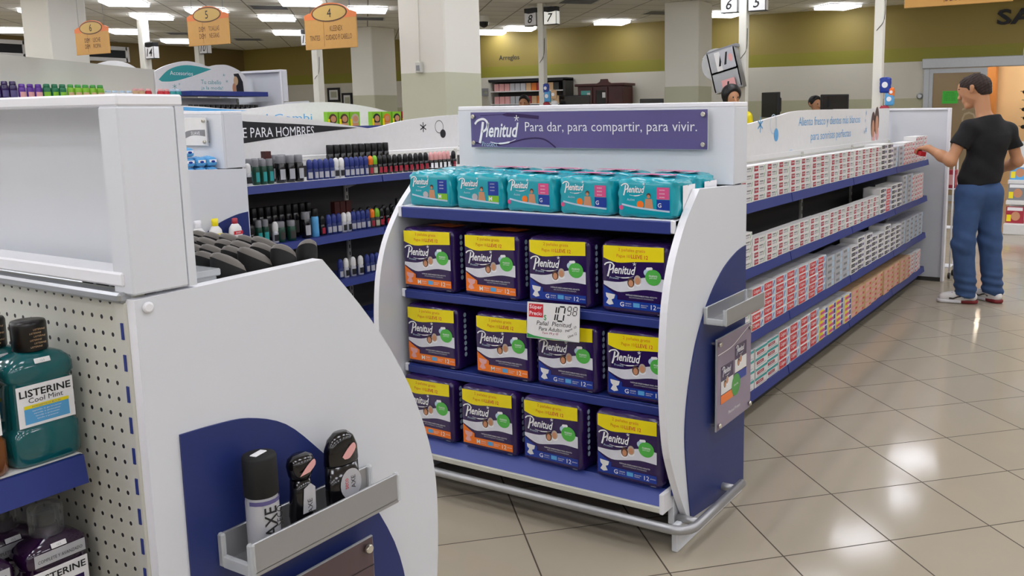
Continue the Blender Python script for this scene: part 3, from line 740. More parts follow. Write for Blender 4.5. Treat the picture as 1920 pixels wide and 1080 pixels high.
def diaper_pack(size, seed):
    def make():
        p = MB(); pillow(p, PW, PDp, PH, .022, 'purple_bag', .006, seed, .0022)
        M = FY(0, -PDp / 2 - .0012, 0) @ Matrix.Diagonal((1.06, .945, 1, 1)); x0, x1 = -.112, .112
        p.poly([(x0, .25), (0, .252), (x1, .256)] + spline([(x1, .204), (.02, .198), (-.06, .190), (x0, .205)], 4), 'yellow_ink', M)
        p.text('2 pañales gratis', 'orange_text', M, -.005, .237, h=.015, w=.10, off=.0006); p.text('Pague 10', 'orange_text', M, -.036, .214, h=.015, w=.05, off=.0006); p.text('LLEVE 12', 'red_ink', M, .024, .216, h=.014, w=.062, off=.0006, bold=.01)
        logo(p, M, -.108, .144, .122, 'white_ink', .0006)
        p.text('Protect', 'pale_blue_ink', M, -.088, .132, h=.008, align='L', off=.0006)
        p.poly(spline([(x0, .118), (-.05, .118), (.01, .135), (.06, .145), (x1, .142)], 4) + spline([(x1, .096), (.05, .099), (-.01, .088), (-.06, .082), (x0, .105)], 4), 'sheet_print', M)
        faces(p, M, -.008, .12, .026, .0006)
        p.disc(.052, .162, .013, 'pale_blue_ink', M, .0004); p.disc(.074, .146, .029, 'leaf_green', M, .0008, 22); p.text('nuevo', 'white_ink', M, .074, .151, h=.007, w=.03, off=.0012); p.text('anti-olor', 'white_ink', M, .074, .144, h=.005, w=.028, off=.0012)
        c = 'orange_ink' if size == 'M' else 'blue_ink'
        p.poly(spline([(x0, .101), (-.085, .082), (-.06, .068)], 4) + [(-.06, .052), (x1, .052), (x1, .022), (x0, .022)], c, M, .0002)
        p.text('PAÑALES DESECHABLES PARA ADULTO', 'white_ink', M, .03, .074, h=.006, w=.115, off=.0006); p.text('INCONTINENCIA MODERADA', 'silver_ink', M, .03, .065, h=.005, w=.09, off=.0006)
        p.poly([(-.104, .074), (-.068, .07), (-.072, .055), (-.082, .05), (-.074, .034), (-.09, .029), (-.103, .036), (-.094, .052), (-.102, .06)], 'plain_white' if size == 'G' else 'pale_pink', M, .0008)
        p.text(size, 'white_ink', M, -.042, .037, h=.017, off=.0008, bold=.012); p.text('GRANDE' if size == 'G' else 'MEDIANO', 'white_ink', M, -.018, .041, h=.005, w=.022, off=.0008); p.text('95-140 cm', 'white_ink', M, -.018, .033, h=.004, w=.022, off=.0008)
        p.rect(.0, .024, .03, .046, 'sky_ink', M, .0006); p.text('absorción', 'white_ink', M, .042, .041, h=.005, w=.026, off=.0008); p.text('máxima', 'white_ink', M, .039, .034, h=.005, w=.02, off=.0008)
        p.text('12', 'white_ink', M, .075, .037, h=.017, off=.0008, bold=.004); p.text('piezas', 'white_ink', M, .099, .038, h=.006, w=.02, off=.0008)
        p.poly([(.048, .176), (.052, .171), (.07, .173), (.073, .178), (.069, .183), (.051, .181)], 'white_ink', M, .0012); p.text('unisex', 'silver_ink', M, .1, .012, h=.004, w=.02, off=.0006)
        MR = FX(PW / 2 + .003, 0, 0) @ Matrix.Diagonal((1, .945, 1, 1))
        for k in range(8): p.disc(-.055, .232 - k * .024, .0085, 'pale_blue_ink', MR, 0, 12, .01)
        if size == 'M': p.poly([(-.05, -.04), (.09, -.05), (.1, .03), (-.02, .05)], 'orange_ink', FZ(0, 0, PH + .0065), .0)
        o = p.build('diaper_pack'); return tag(o, '', 'diaper pack')
    return make
ROWS = [(.812, [(-2.375, 'M'), (-2.065, 'M'), (-1.765, 'G'), (-1.452, 'G')], 'top'), (.503, [(-2.372, 'M'), (-2.022, 'M'), (-1.735, 'G'), (-1.438, 'G')], 'middle'), (.215, [(-2.372, 'M'), (-2.075, 'M'), (-1.78, 'G'), (-1.462, 'G')], 'bottom')]
for z, row, rn in ROWS:
    for k, (x, sz) in enumerate(row):
        side = ('leftmost', 'second from left', 'second from right', 'rightmost')[k]
        l = 'purple diaper pack with %s lower band, %s in the %s purple row' % ('orange' if sz == 'M' else 'blue', side, rn)
        place('dp' + sz, diaper_pack(sz, ord(sz)), (x, 2.665 + .1 + (.006 if z > .3 else -.03), z + .001), rnd.uniform(-.03, .03), l, 'purple diaper packs on the end display')
def teal_pack(col):
    def make():
        w, d, h = .222, .155, .132
        p = MB(); pillow(p, w, d, h, .02, 'teal_bag', .006, 5 + len(col), .004)
        M = FY(0, -d / 2 - .0012, 0)
        logo(p, M, -.092, .082, .092, 'white_ink', .0004); p.text('Active', 'pale_blue_ink', M, -.07, .062, h=.008, align='L', off=.0004)
        p.disc(-.02, .046, .013, 'orange_ink' if col == 'pink' else 'silver_ink', M); p.disc(.012, .078, .008, 'hair_print', M, .0004); p.disc(.012, .074, .006, 'skin_print', M, .0008)
        p.poly([(.0, .066), (.024, .066), (.03, .03), (-.005, .03)], 'skin_print', M); p.stroke(spline([(-.09, .045), (-.02, .034), (.09, .026)]), .006, 'pale_blue_ink', M, .0002)
        p.rect(.042, .088, .066 if col == 'pink' else .055, .106, 'pink_ink' if col == 'pink' else 'blue_ink', M); p.rect(.042, .09, .03, .064 if col == 'pink' else .053, 'blue_ink' if col == 'pink' else 'lime_ink', M, .0002)
        p.text('G' if col == 'pink' else 'M', 'white_ink', M, .053, .046 if col == 'pink' else .042, h=.015, off=.0008, bold=.01)
        for q in range(3): p.text('ooo', 'white_ink', M, .062, .097 - q * .012, h=.004, w=.02, off=.0006)
        if col == 'pink': p.poly([(-.09, -.03), (.09, -.04), (.08, .01), (-.08, .015)], 'pink_ink', FZ(0, 0, h + .0125)); p.disc(-.092, .034, .008, 'pink_ink', M, .0003)
        p.stroke([(-.075, .012), (.05, .016), (.072, -.01)], .007, 'white_ink', FZ(0, 0, h + .0128))
        p.rect(-.05, .05, .02, .11, 'white_ink', FX(w / 2 + .0045, .02, 0)) if col == 'pink' else None
        o = p.build('wrapped_diaper_pack'); return tag(o, '', 'diaper pack')
    return make
for k, (x, c) in enumerate(((-2.36, 'green'), (-2.12, 'green'), (-1.885, 'pink'), (-1.65, 'pink'), (-1.413, 'pink'))):
    place('tp' + c, teal_pack(c), (x, 2.76, 1.149), rnd.uniform(-.05, .05), 'teal diaper pack with %s corner, %s from left in front row' % (c, ORD[k + 1]), 'teal diaper packs on the top shelf')
for k, x in enumerate((-2.40, -2.155, -1.91, -1.665, -1.42)):
    place('tp' + ('green' if k < 1 else 'pink'), teal_pack('pink'), (x, 2.96, 1.149), rnd.uniform(-.04, .04), 'teal diaper pack, %s from left in the back row on top shelf' % ORD[k + 1], 'teal diaper packs on the top shelf')
# price card clipped to the shelf
p = MB(); MC = FY(0, 0, 0); W2, H2 = .113, .066
p.box(-W2, W2, -.0012, .0012, 0, .132, 'plain_white', .0005); Mf = FY(0, -.0016, 0)
p.rect(-W2 + .008, -.042, .078, .126, 'red_ink', Mf); p.text('Súper', 'white_ink', Mf, -.074, .113, h=.018, w=.055, off=.0004, bold=.01); p.text('Precio', 'white_ink', Mf, -.074, .092, h=.014, w=.055, off=.0004, bold=.01)
def seg7(p, u, v, w, h, t, segs):
    S = {'a': ((0, h), (w, h)), 'b': ((w, h), (w, h / 2)), 'c': ((w, h / 2), (w, 0)), 'd': ((0, 0), (w, 0)), 'e': ((0, 0), (0, h / 2)), 'f': ((0, h / 2), (0, h)), 'g': ((0, h / 2), (w, h / 2))}
    for c in segs:
        (a, b_), (c_, d_) = S[c]; sh = .18
        dx, dy = (c_ - a) * .1, (d_ - b_) * .1
        p.stroke([(u + a + dx + sh * (b_ + dy), v + b_ + dy), (u + c_ - dx + sh * (d_ - dy), v + d_ - dy)], t, 'ink', Mf, .0004)
seg7(p, -.012, .07, .02, .052, .0055, 'bc'); seg7(p, .018, .07, .026, .052, .0055, 'abcdef'); seg7(p, .06, .094, .015, .03, .003, 'abcdfg'); seg7(p, .084, .094, .015, .03, .003, 'abcdefg')
p.text('$', 'green_plastic', Mf, -.033, .078, h=.022, off=.0004)
p.text('Pañal  Plenitud', 'ink', Mf, .005, .058, h=.016, w=.15, off=.0004, shear=.2); p.text('Para Adulto', 'ink', Mf, -.01, .038, h=.014, w=.10, off=.0004, shear=.2); p.text('Tam M y G', 'darkred_ink', Mf, -.01, .022, h=.01, w=.07, off=.0004, shear=.2); p.text('Pague 10', 'ink', Mf, .078, .044, h=.011, w=.05, off=.0004, shear=.2, rot=.4); p.text('Lleve 12', 'ink', Mf, .084, .024, h=.009, w=.04, off=.0004, shear=.2, rot=.4)
p.poly([(-W2 + .002, .002), (W2 - .02, .002), (-.03, .006), (-.08, .010), (-W2 + .002, .018)], 'green_plastic', Mf, .0003)
pc = p.build('price_card'); tag(pc, 'white handwritten price card reading 10.98 clipped among the purple diaper packs', 'price card')
pc.location = (-1.765, 2.632, .697); pc.rotation_euler = (-.12, -.035, 0)

# ------------------------------------------------------------------ goods: toothpaste
def carton(name, w, d, h, deco, body='plain_white'):
    def make():
        p = MB(); p.box(0, d, -w / 2, w / 2, 0, h, body, .0008); deco(p, FX(d + .0004, 0, 0), w, h)
        return tag(p.build(name), '', 'toothpaste box')
    return make
def dA(p, M, w, h):
    p.rect(-w * .38, -w * .06, h * .14, h * .86, 'darkred_ink', M); p.text('Colgate', 'white_ink', M, -w * .22, h * .52, h=h * .34, w=w * .27, off=.0004, bold=.01)
    p.rect(w * .02, w * .30, h * .2, h * .42, 'silver_ink', M); p.rect(w * .04, w * .34, h * .55, h * .75, 'grey_cap', M); p.stroke([(w * .36, h * .15), (w * .44, h * .8)], .006, 'green_plastic', M)
def dB(p, M, w, h):
    p.rect(-w * .48, w * .2, h * .08, h * .92, 'red_ink', M); p.text('Colgate', 'white_ink', M, -w * .14, h * .52, h=h * .5, w=w * .5, off=.0004, bold=.01); p.rect(w * .2, w * .49, h * .08, h * .92, 'pale_blue_ink', M); p.stroke([(w * .25, h * .2), (w * .4, h * .8)], .008, 'blue_ink', M, .0003)
def dC(p, M, w, h):
    p.rect(-w * .4, w * .1, h * .2, h * .8, 'ink', M); p.text('Sensodyne', 'white_ink', M, -w * .15, h * .5, h=h * .3, w=w * .42, off=.0004); p.rect(w * .14, w * .42, h * .3, h * .75, 'purple_print', M)
def dD(p, M, w, h):
    p.rect(-w * .45, -w * .1, h * .1, h * .55, 'red_ink', M); p.rect(-w * .02, w * .4, h * .5, h * .85, 'pale_pink', M); p.rect(w * .1, w * .3, h * .15, h * .4, 'darkred_ink', M, .0002)
def dE(p, M, w, h):
    p.rect(-w * .5, w * .5, h * .72, h * .98, 'teal_ink', M); p.rect(-w * .4, w * .2, h * .3, h * .62, 'darkred_ink', M); p.rect(-w * .4, w * .4, h * .1, h * .22, 'silver_ink', M); p.text('Colgate', 'white_ink', M, -w * .1, h * .46, h=h * .2, w=w * .4, off=.0004)
def dF(p, M, w, h):
    p.rect(-w * .5, 0, 0, h, 'yellow_ink', M); p.rect(-w * .4, w * .2, h * .2, h * .7, 'pink_ink', M, .0002); p.rect(w * .22, w * .45, h * .1, h * .9, 'blue_ink', M, .0002)
def dG(p, M, w, h):
    p.rect(-w * .42, w * .05, h * .25, h * .85, 'pale_pink', M, .0002); p.rect(w * .15, w * .4, h * .2, h * .6, 'red_ink', M, .0002)
def dS(p, M, w, h):
    p.rect(-w * .35, w * .1, h * .3, h * .7, 'grey_cap', M); p.rect(w * .15, w * .4, h * .1, h * .9, 'pale_blue_ink', M)
KINDS_ = {'A': ('white red-logo toothpaste box', carton('toothpaste_box', .172, .05, .034, dA)),
          'B': ('red toothpaste box', carton('red_toothpaste_box', .165, .17, .042, dB)),
          'C': ('black-printed toothpaste box', carton('dark_print_toothpaste_box', .175, .12, .036, dC)),
          'D': ('pink-printed toothpaste box', carton('pink_print_toothpaste_box', .105, .10, .034, dD)),
          'E': ('teal-striped toothpaste multipack', carton('toothpaste_multipack', .165, .16, .05, dE)),
          'F': ('yellow and pink toothpaste box', carton('yellow_toothpaste_box', .16, .14, .036, dF)),
          'G': ('beige toothpaste box', carton('beige_toothpaste_box', .165, .14, .036, dG, 'beige_ink')),
          'R': ('large red toothpaste box', carton('large_red_toothpaste_box', .165, .2, .052, dB)),
          'S': ('silver grey toothpaste box', carton('silver_toothpaste_box', .165, .12, .038, dS, 'silver_ink'))}
HGT = {'A': .0345, 'B': .0425, 'C': .0365, 'D': .0345, 'E': .0505, 'F': .0365, 'G': .0365, 'R': .0525, 'S': .0385}
DEP = {'A': .05, 'B': .17, 'C': .12, 'D': .10, 'E': .16, 'F': .14, 'G': .14, 'R': .2, 'S': .12}
def shelf_of(z, sname, plan, y0):
    y = y0; idx = 0
    for kind, n, cols, pitch in plan:
        for c in range(cols):
            idx += 1; yc = y + pitch / 2; y += pitch
            hgt = n if isinstance(n, int) else rnd.choice(n)
            jx = rnd.uniform(-.006, .004)
            for k in range(hgt):
                top = ', on top' if k == hgt - 1 and hgt > 1 else ''
                l = '%s, %s up, %s stack from diaper display, %s shelf' % (KINDS_[kind][0], ORD[k + 1], ORD[idx], sname)
                place('tb' + kind, KINDS_[kind][1], (-1.557 - DEP[kind] + jx + rnd.uniform(-.002, .002), yc + rnd.uniform(-.002, .002), z + .0005 + k * HGT[kind]), rnd.uniform(-.012, .012), l, 'toothpaste boxes on the %s shelf' % sname)
shelf_of(1.076, 'top', [('A', 5, 15, .178), ('C', 5, 2, .182), ('A', 4, 0, .18), ('S', 4, 2, .172), ('D', 5, 4, .108), ('D', 6, 4, .108)], 3.87)
shelf_of(.763, 'second', [('A', 5, 1, .178), ('A', 4, 14, .178), ('C', 5, 1, .182), ('B', 4, 1, .172), ('C', 5, 2, .182), ('S', 6, 2, .172), ('D', 6, 4, .112)], 3.87)
shelf_of(.44, 'third', [('A', 5, 1, .178), ('B', 5, 7, .176), ('S', 5, 3, .176), ('C', (5, 6), 8, .182), ('S', 5, 5, .17)], 3.87)
shelf_of(.14, 'bottom', [('E', 4, 3, .178), ('R', 4, 4, .178), ('F', 5, 4, .17), ('G', 5, 10, .176), ('D', 5, 4, .115)], 3.93)

# ------------------------------------------------------------------ goods: bottles
def mouthwash(kind):
    def make():
        o = thing('mouthwash_bottle', '', 'mouthwash bottle')
        liq = {'teal': 'listerine_teal', 'amber': 'listerine_amber', 'purple': 'listerine_purple'}[kind]
        b = bmesh.new(); W, D = .052, .033
        prof = [(0, .90), (.006, 1), (.06, 1), (.064, .93), (.07, .90), (.145, .90), (.15, .93), (.155, 1), (.17, .99), (.18, .92), (.19, .74), (.197, .48), (.203, .32), (.215, .30)]
        vs = []; n = 28; p = MB(); fs = []
        for z, k in prof:
            for i in range(n):
                a = 2 * PI * i / n; e = .42 if k > .6 else .42 + .58 * (.75 - k) / .45
                ca, sa = math.cos(a), math.sin(a); w, d = W * k, D * k if k > .5 else W * k * (.63 + .37 * (1 - (k - .3) / .2) if k > .3 else 1)
                vs.append((math.copysign(abs(ca) ** e, ca) * d, math.copysign(abs(sa) ** e, sa) * w, z))
        for j in range(len(prof) - 1):
            for i in range(n): fs.append((j * n + i, j * n + (i + 1) % n, (j + 1) * n + (i + 1) % n, (j + 1) * n + i))
        fs += [tuple(range(n - 1, -1, -1)), tuple((len(prof) - 1) * n + i for i in range(n))]
        p.add(vs, fs, liq, True); b.free(); p.build('bottle', o)
        o.scale = (1, 1, .9); c = MB(); c.lathe([(.0235, .198), (.025, .2), (.0255, .245), (.0235, .25), (.0, .25)], 'clear_plastic' if kind == 'purple' else 'cap_black', 20)
        if kind == 'purple': c.lathe([(.013, .2), (.013, .235)], 'cap_black', 12)
        for k in range(6):
            if kind != 'purple': c.text('LISTERINE', 'beige_ink', FX(.0258, 0, 0), -.0 + (k % 2) * .006 - .003, .207 + k * .006, h=.003, w=.018, shear=.2)
        c.build('cap', o)
        M = FX(D * .9 + .0008, 0, 0); l = MB()
        l.rect(-.043, .043, .071, .144, 'white_ink', M); l.text('LISTERINE', 'ink', M, 0, .13, h=.013, w=.078, off=.0005, bold=.02)
        if kind == 'purple':
            l.rect(-.04, .04, .155, .178, 'silver_ink', FX(D + .0006, 0, 0)); l.text('COMPLETE Y AVANZADO', 'ink', FX(D + .0008, 0, 0), 0, .164, h=.006, w=.07)
            l.rect(-.035, .035, .076, .112, 'purple_bag', M, .0004)
        else:
            l.text('Cool Mint' if kind == 'teal' else 'Original', 'ink', M, 0, .117, h=.009, off=.0005); l.rect(-.034, .034, .076, .109, 'sky_ink' if kind == 'teal' else 'wood_red', M, .0004)
            l.rect(-.034, .034, .103, .109, 'yellow_ink', M, .0007); l.text('ANTISÉPTICO BUCAL', 'blue_ink', M, 0, .106, h=.003, w=.045, off=.001)
            if kind == 'amber': l.rect(-.034, .034, .076, .101, 'column_sage', M, .0007)
            for q in range(4): l.text('ayuda a prevenir', 'white_ink', M, 0, .098 - q * .005, h=.0028, w=.045 - .004 * q, off=.001)
        l.build('label', o)
        t = MB(); t.box(.0, .0014, -.012, .012, -.004, .005, 'white_ink', .0006, Matrix.Translation((D * .93, 0, .183)) @ Matrix.Rotation(-.35, 4, 'Y')); t.text('12.5', 'grey_cap', Matrix.Translation((D * .93 + .0016, 0, .183)) @ Matrix.Rotation(-.35, 4, 'Y') @ FX(0, 0, 0), 0, .0005, h=.003); t.build('price_tag', o)
        return o
    return make
for k, (x, y, kd_, w) in enumerate(((-1.483, .733, 'teal', 'nearest the pegboard'), (-1.483, .622, 'amber', 'beside the front teal one'), (-1.56, .71, 'teal', 'behind the front teal one'), (-1.56, .60, 'teal', 'behind the amber bottle'))):
    place('mw' + kd_, mouthwash(kd_), (x, y, .9645), .0, '%s mouthwash bottle %s on the upper left shelf' % (kd_, w), 'mouthwash bottles on the near gondola')
for k, (x, y, w) in enumerate(((-1.483, .728, 'front bottle nearest the pegboard'), (-1.483, .612, 'front bottle at the left frame edge'), (-1.565, .70, 'behind the front one by the pegboard'), (-1.565, .59, 'behind the front one at frame edge'), (-1.645, .69, 'farthest back of the row by pegboard'))):
    place('mwp', mouthwash('purple'), (x, y, .6605), 0, 'dark purple mouthwash, %s, lower left shelf' % w, 'purple mouthwash on the lower shelf')

def lathe_item(name, cat, parts, deco=None):
    """parts: (part name, profile, material, sx, sy)"""
    def make():
        o = thing(name, '', cat)
        for pn, prof, m, sx, sy in parts:
            p = MB(); p.lathe(prof, m, 14, sx, sy)
            if deco and pn == 'body': deco(p)
            p.build(pn, o)
        return o
    return make
def lab(m, r, z0, z1, hw=.7, sx=1.0):
    """a printed label wrapped round the body towards +X"""
    def f(p):
        vs = []; n = 6
        for i in range(n + 1):
            a = -hw + 2 * hw * i / n; vs += [((r + .0006) * sx * math.cos(a), (r + .0006) * math.sin(a), z0), ((r + .0006) * sx * math.cos(a), (r + .0006) * math.sin(a), z1)]
        p.add(vs, [(2 * i, 2 * i + 2, 2 * i + 3, 2 * i + 1) for i in range(n)], m, True)
    return f
def rollon(name, body, cap, label):
    return lathe_item(name, 'deodorant', [('body', [(.018, 0), (.021, .004), (.021, .055), (.019, .066), (.017, .07)], body, .8, 1), ('cap', [(.018, .07), (.0195, .073), (.0195, .105), (.017, .118), (.011, .127), (.004, .130)], cap, .85, 1)], lab(label, .021, .012, .05, .8, .8))
def spray(name, body, cap, label, h=.165, r=.025):
    return lathe_item(name, 'deodorant', [('body', [(r * .9, 0), (r, .004), (r, h * .66), (r * .86, h * .72)], body, 1, 1), ('cap', [(r * .88, h * .72), (r * .9, h * .73), (r * .88, h * .97), (r * .8, h), (0, h)], cap, 1, 1)], lab(label, r, h * .12, h * .5, .7))
KM = {'w': ('white roll-on deodorant', rollon('white_deodorant', 'silver_ink', 'plain_white', 'ink')), 'n': ('navy roll-on deodorant', rollon('navy_deodorant', 'blue_panel', 'blue_paint', 'silver_ink')),
      'o': ('orange-capped roll-on deodorant', rollon('orange_capped_deodorant', 'shelf_dark', 'orange_ink', 'darkred_ink')), 'l': ('lime-capped roll-on deodorant', rollon('lime_capped_deodorant', 'shelf_dark', 'lime_ink', 'column_sage')),
      'k': ('black roll-on deodorant', rollon('black_deodorant', 'black_gloss', 'black', 'darkred_ink')), 'p': ('pink-printed black deodorant', rollon('pink_printed_deodorant', 'black_gloss', 'pale_pink', 'white_ink')),
      'g': ('green spray can with grey cap', spray('green_spray_can', 'green_dark', 'grey_cap', 'teal_ink', .15, .021)), 'b': ('big black spray can with grey cap', spray('black_spray_can', 'black_gloss', 'grey_cap', 'silver_ink', .165, .029)),
      'c': ('tall black-capped can', spray('tall_black_can', 'black_gloss', 'black', 'shelf_dark', .21, .025)), 't': ('turquoise bottle with black cap', spray('turquoise_bottle', 'sky_ink', 'black', 'sky_ink', .18, .024)),
      'd': ('dark green deodorant in a clear frame', spray('dark_green_deodorant', 'green_dark', 'grey_cap', 'shelf_dark', .125, .028)), 'x': ('brown perfume box', None)}
mat('green_dark', '#10402f', 0.3)
def small_box(name, w, d, h, m, deco=None, cat='box'):
    def make():
        p = MB(); p.box(-d / 2, d / 2, -w / 2, w / 2, 0, h, m, .001)
        if deco: deco(p, FX(d / 2 + .0005, 0, 0), w, h)
        return tag(p.build(name), '', cat)
    return make
KM['x'] = ('brown perfume box', small_box('perfume_box', .045, .04, .19, 'wood_red'))
def px_to_y(px, py, X):         # where the sight line through a pixel of the photo meets the plane x = X
    d = mw.to_3x3() @ Vector(((px - CX) / FPX, -(py - CY) / FPX, -1.0)); return d.y * X / d.x
def stock(row, X, z, yline, name):
    cnt = {}
    prev = -9
    for k, n_px in row:
        y = px_to_y(n_px, yline(n_px), X)
        y = max(y, prev); prev = y + {'b': .06, 'c': .052, 'd': .06, 'x': .05}.get(k, .0435)
        cnt[k] = cnt.get(k, 0) + 1
        if k == 'x': prev += .0
        place('men' + k, KM[k][1], (X - .03 + rnd.uniform(-.003, .003), y, z + .0005), rnd.uniform(-.2, .2) if k != 'x' else 0, '%s, %s such from left, %s' % (KM[k][0], ORD[cnt[k]], name), 'goods on ' + name)
step = lambda k, a, b_, n: [(k, a + (b_ - a) * i / (n - 1)) for i in range(n)]
stock([('w', 473)] + step('g', 487, 514, 3) + [('b', 533)] + [('b', 551), ('b', 567)] + step('n', 588, 628, 5) + step('w', 637, 646, 2) + step('n', 655, 689, 5) + [('o', 698), ('l', 707)] + step('k', 717, 805, 10) + step('p', 814, 846, 5) + [('k', 856)], -4.45, 1.105, lambda x: 346 - (x - 473) * .098, "top men's shelf front row")
stock([('g', 474), ('g', 484), ('g', 494)] + [('x', 507), ('b', 521), ('b', 535)] + step('c', 626, 730, 10), -4.57, 1.105, lambda x: 335 - (x - 473) * .098, "top men's shelf back row")
stock([('k', 478), ('g', 492), ('g', 505), ('w', 522), ('d', 533), ('d', 552), ('b', 580), ('t', 597), ('k', 611)] + step('n', 622, 639, 3) + step('w', 648, 657, 2) + step('n', 667, 693, 4) + [('o', 702), ('l', 711)] + step('k', 720, 745, 3) + [('t', 752)], -4.45, .745, lambda x: 448 - (x - 478) * .18, "second men's shelf front row")
stock(step('c', 482, 585, 9) + [('x', 636), ('x', 646), ('x', 656)] + step('k', 668, 740, 6), -4.58, .745, lambda x: 430 - (x - 478) * .16, "second men's shelf back row")
stock([('n', 645)] + step('w', 656, 682, 3) + step('n', 694, 722, 4) + step('k', 732, 750, 3), -4.45, .44, lambda x: 512 - (x - 645) * .2, "third men's shelf front row")

# black deodorant sticks on the near unit's own shelf
def stick():
    o = thing('deodorant_stick', '', 'deodorant')
    p = MB(); p.lathe([(.024, 0), (.027, .004), (.028, .05), (.029, .085), (.028, .092)], 'black', 18, .62, 1); p.build('body', o)
    p = MB(); n = 18; rings = [(.029, .092, 0), (.0305, .108, 0), (.0295, .120, .001), (.025, .1285, .003), (.016, .1335, .004), (.005, .135, .005)]
    vs = []; fs = []
    for r, z, sh in rings:
        for i in range(n):
            a = 2 * PI * i / n; vs.append((.66 * r * math.cos(a) + sh, r * math.sin(a), z - .55 * r * math.sin(a) * (z > .1) * min(1, (z - .1) / .02)))
    for j in range(len(rings) - 1):
        for i in range(n): fs.append((j * n + i, j * n + (i + 1) % n, (j + 1) * n + (i + 1) % n, (j + 1) * n + i))
    fs.append(tuple((len(rings) - 1) * n + i for i in range(n)))
    p.add(vs[:3 * n], fs[:2 * n], 'black_matte', True); p.add(vs[2 * n:], [tuple(i - 2 * n for i in f) for f in fs[2 * n:]], 'grey_matte', True); p.build('cap', o)
    p = MB(); p.rect(-.012, .012, .03, .07, 'silver_ink', FX(.0178, 0, 0)); p.build('label', o)
    return o
for r in range(4):
    for c in range(9):
        if r == 3 and c in (0, 1): continue
        place('stk', stick, (-1.34 - c * .051 - (r % 2) * .012, 1.0 + r * .0585 + rnd.uniform(-.004, .004), 1.1305), rnd.uniform(-.45, .35),
              'black deodorant stick, %s from the side panel, %s row from the header, near display shelf' % (ORD[c + 1], ORD[r + 1]), 'black deodorant sticks on the near display')
place('stk', stick, (-1.35, 1.178, 1.1305), .9, 'black deodorant stick standing alone at the front corner of near display shelf')
p = MB(); p.box(-1.365, -1.318, .915, .958, 1.1305, 1.238, 'acrylic', .002); p.box(-1.385, -1.316, .91, .965, 1.238, 1.25, 'acrylic', .002)
tag(p.build('acrylic_holder'), 'small clear plastic holder beside the black deodorant sticks at the header', 'holder')
# the three deodorants on the aluminium tray
TX, TZ = -1.928 + .645, .7622
def axe_can():
    o = thing('spray_can', 'silver deodorant spray can with tall black cap on the aluminium tray', 'spray can')
    p = MB(); p.lathe([(.0225, 0), (.0245, .003), (.0245, .088), (.0235, .096), (.0225, .1)], 'silver_ink', 24); M = FX(.0251, 0, 0)
    lab('purple_print', .0246, .088, .0945, 1.2)(p)
    p.text('AXE', 'ink', M, .001, .060, h=.019, w=.048, rot=PI / 2, bold=.01); p.text('SECO', 'ink', FX(.0242, .014, 0), .001, .066, h=.009, w=.032, rot=PI / 2)
    p.stroke(spline([(-.016, .006), (-.008, .014), (-.014, .022), (-.004, .016), (.002, .008)]), .003, 'purple_bag', FX(.0235, 0, 0)); p.stroke(spline([(.012, .01), (.018, .022), (.012, .03), (.019, .042)]), .003, 'purple_print', FX(.021, 0, 0)); p.build('can_body', o)
    p = MB(); p.lathe([(.0235, .098), (.0255, .1), (.025, .158), (.0235, .162), (.018, .1625), (0, .1625)], 'black_matte', 24); p.box(-.006, .006, -.014, .012, .1625, .1645, 'white_ink', .001, Matrix.Rotation(.5, 4, 'Z')); p.build('cap', o); return o
o = axe_can(); o.scale = (1.12, 1.12, 1.1); o.location = (TX + .045, .953, TZ); o.rotation_euler = (.0, 0, -.25)
def blob(rings, m, p, n=20):
    vs = []; fs = []
    for z, w, d, sh in rings:
        for i in range(n):
            a = 2 * PI * i / n; vs.append((d * math.cos(a) + sh, w * math.sin(a), z))
    for j in range(len(rings) - 1):
        for i in range(n): fs.append((j * n + i, j * n + (i + 1) % n, (j + 1) * n + (i + 1) % n, (j + 1) * n + i))
    fs += [tuple(range(n - 1, -1, -1)), tuple((len(rings) - 1) * n + i for i in range(n))]
    p.add(vs, fs, m, True)
o = thing('rollon_deodorant', 'small black roll-on deodorant with angled cap, middle of the aluminium tray', 'deodorant', (TX + .042, 1.038, TZ), -.1); o.scale = (1.17, 1.17, 1.33)
p = MB(); blob([(0, .015, .011, 0), (.004, .018, .014, 0), (.03, .021, .016, 0), (.06, .017, .015, 0), (.078, .016, .014, 0)], 'black_gloss', p)
p.poly([(-.010, .034), (.013, .034), (.014, .066), (.006, .073), (-.006, .068)], 'silver_ink', FX(.0168, 0, 0)); p.text('AXE', 'ink', FX(.0172, 0, 0), .003, .042, h=.008, w=.02, rot=PI / 2); p.build('body', o)
p = MB(); blob([(.078, .015, .014, 0), (.086, .019, .016, .001), (.1, .023, .017, .003), (.108, .020, .014, .002), (.112, .012, .008, 0)], 'black_gloss', p); p.poly(spline([(-.014, .088), (0, .1), (.012, .106), (.014, .098), (.004, .09)], 3), 'pale_pink', FX(.0208, 0, 0)); p.build('cap', o)
o = thing('stick_deodorant', 'oval black stick deodorant with silver label at the right end of aluminium tray', 'deodorant', (TX + .042, 1.135, TZ), -.12); o.scale = (1.17, 1.17, 1.12)
p = MB(); blob([(0, .026, .013, 0), (.004, .03, .015, 0), (.04, .031, .0165, 0), (.088, .030, .016, 0)], 'black_gloss', p, 24)
p.disc(.004, .055, .02, 'silver_ink', FX(.0172, 0, 0), 0, 22, .026); p.text('AXE', 'ink', FX(.0176, 0, 0), .008, .057, h=.008, w=.022, rot=PI / 2); p.text('seco', 'red_ink', FX(.0176, 0, 0), -.004, .057, h=.006, w=.018, rot=PI / 2); p.build('body', o)
p = MB(); blob([(.088, .030, .016, 0), (.092, .031, .017, 0), (.115, .0295, .017, 0), (.132, .023, .014, 0), (.142, .012, .008, 0)], 'black_gloss', p, 24); p.poly(spline([(-.010, .105), (0, .116), (.012, .124), (.016, .114), (.004, .1), (-.006, .1)], 3), 'pale_pink', FX(.0178, 0, 0)); p.build('cap', o)

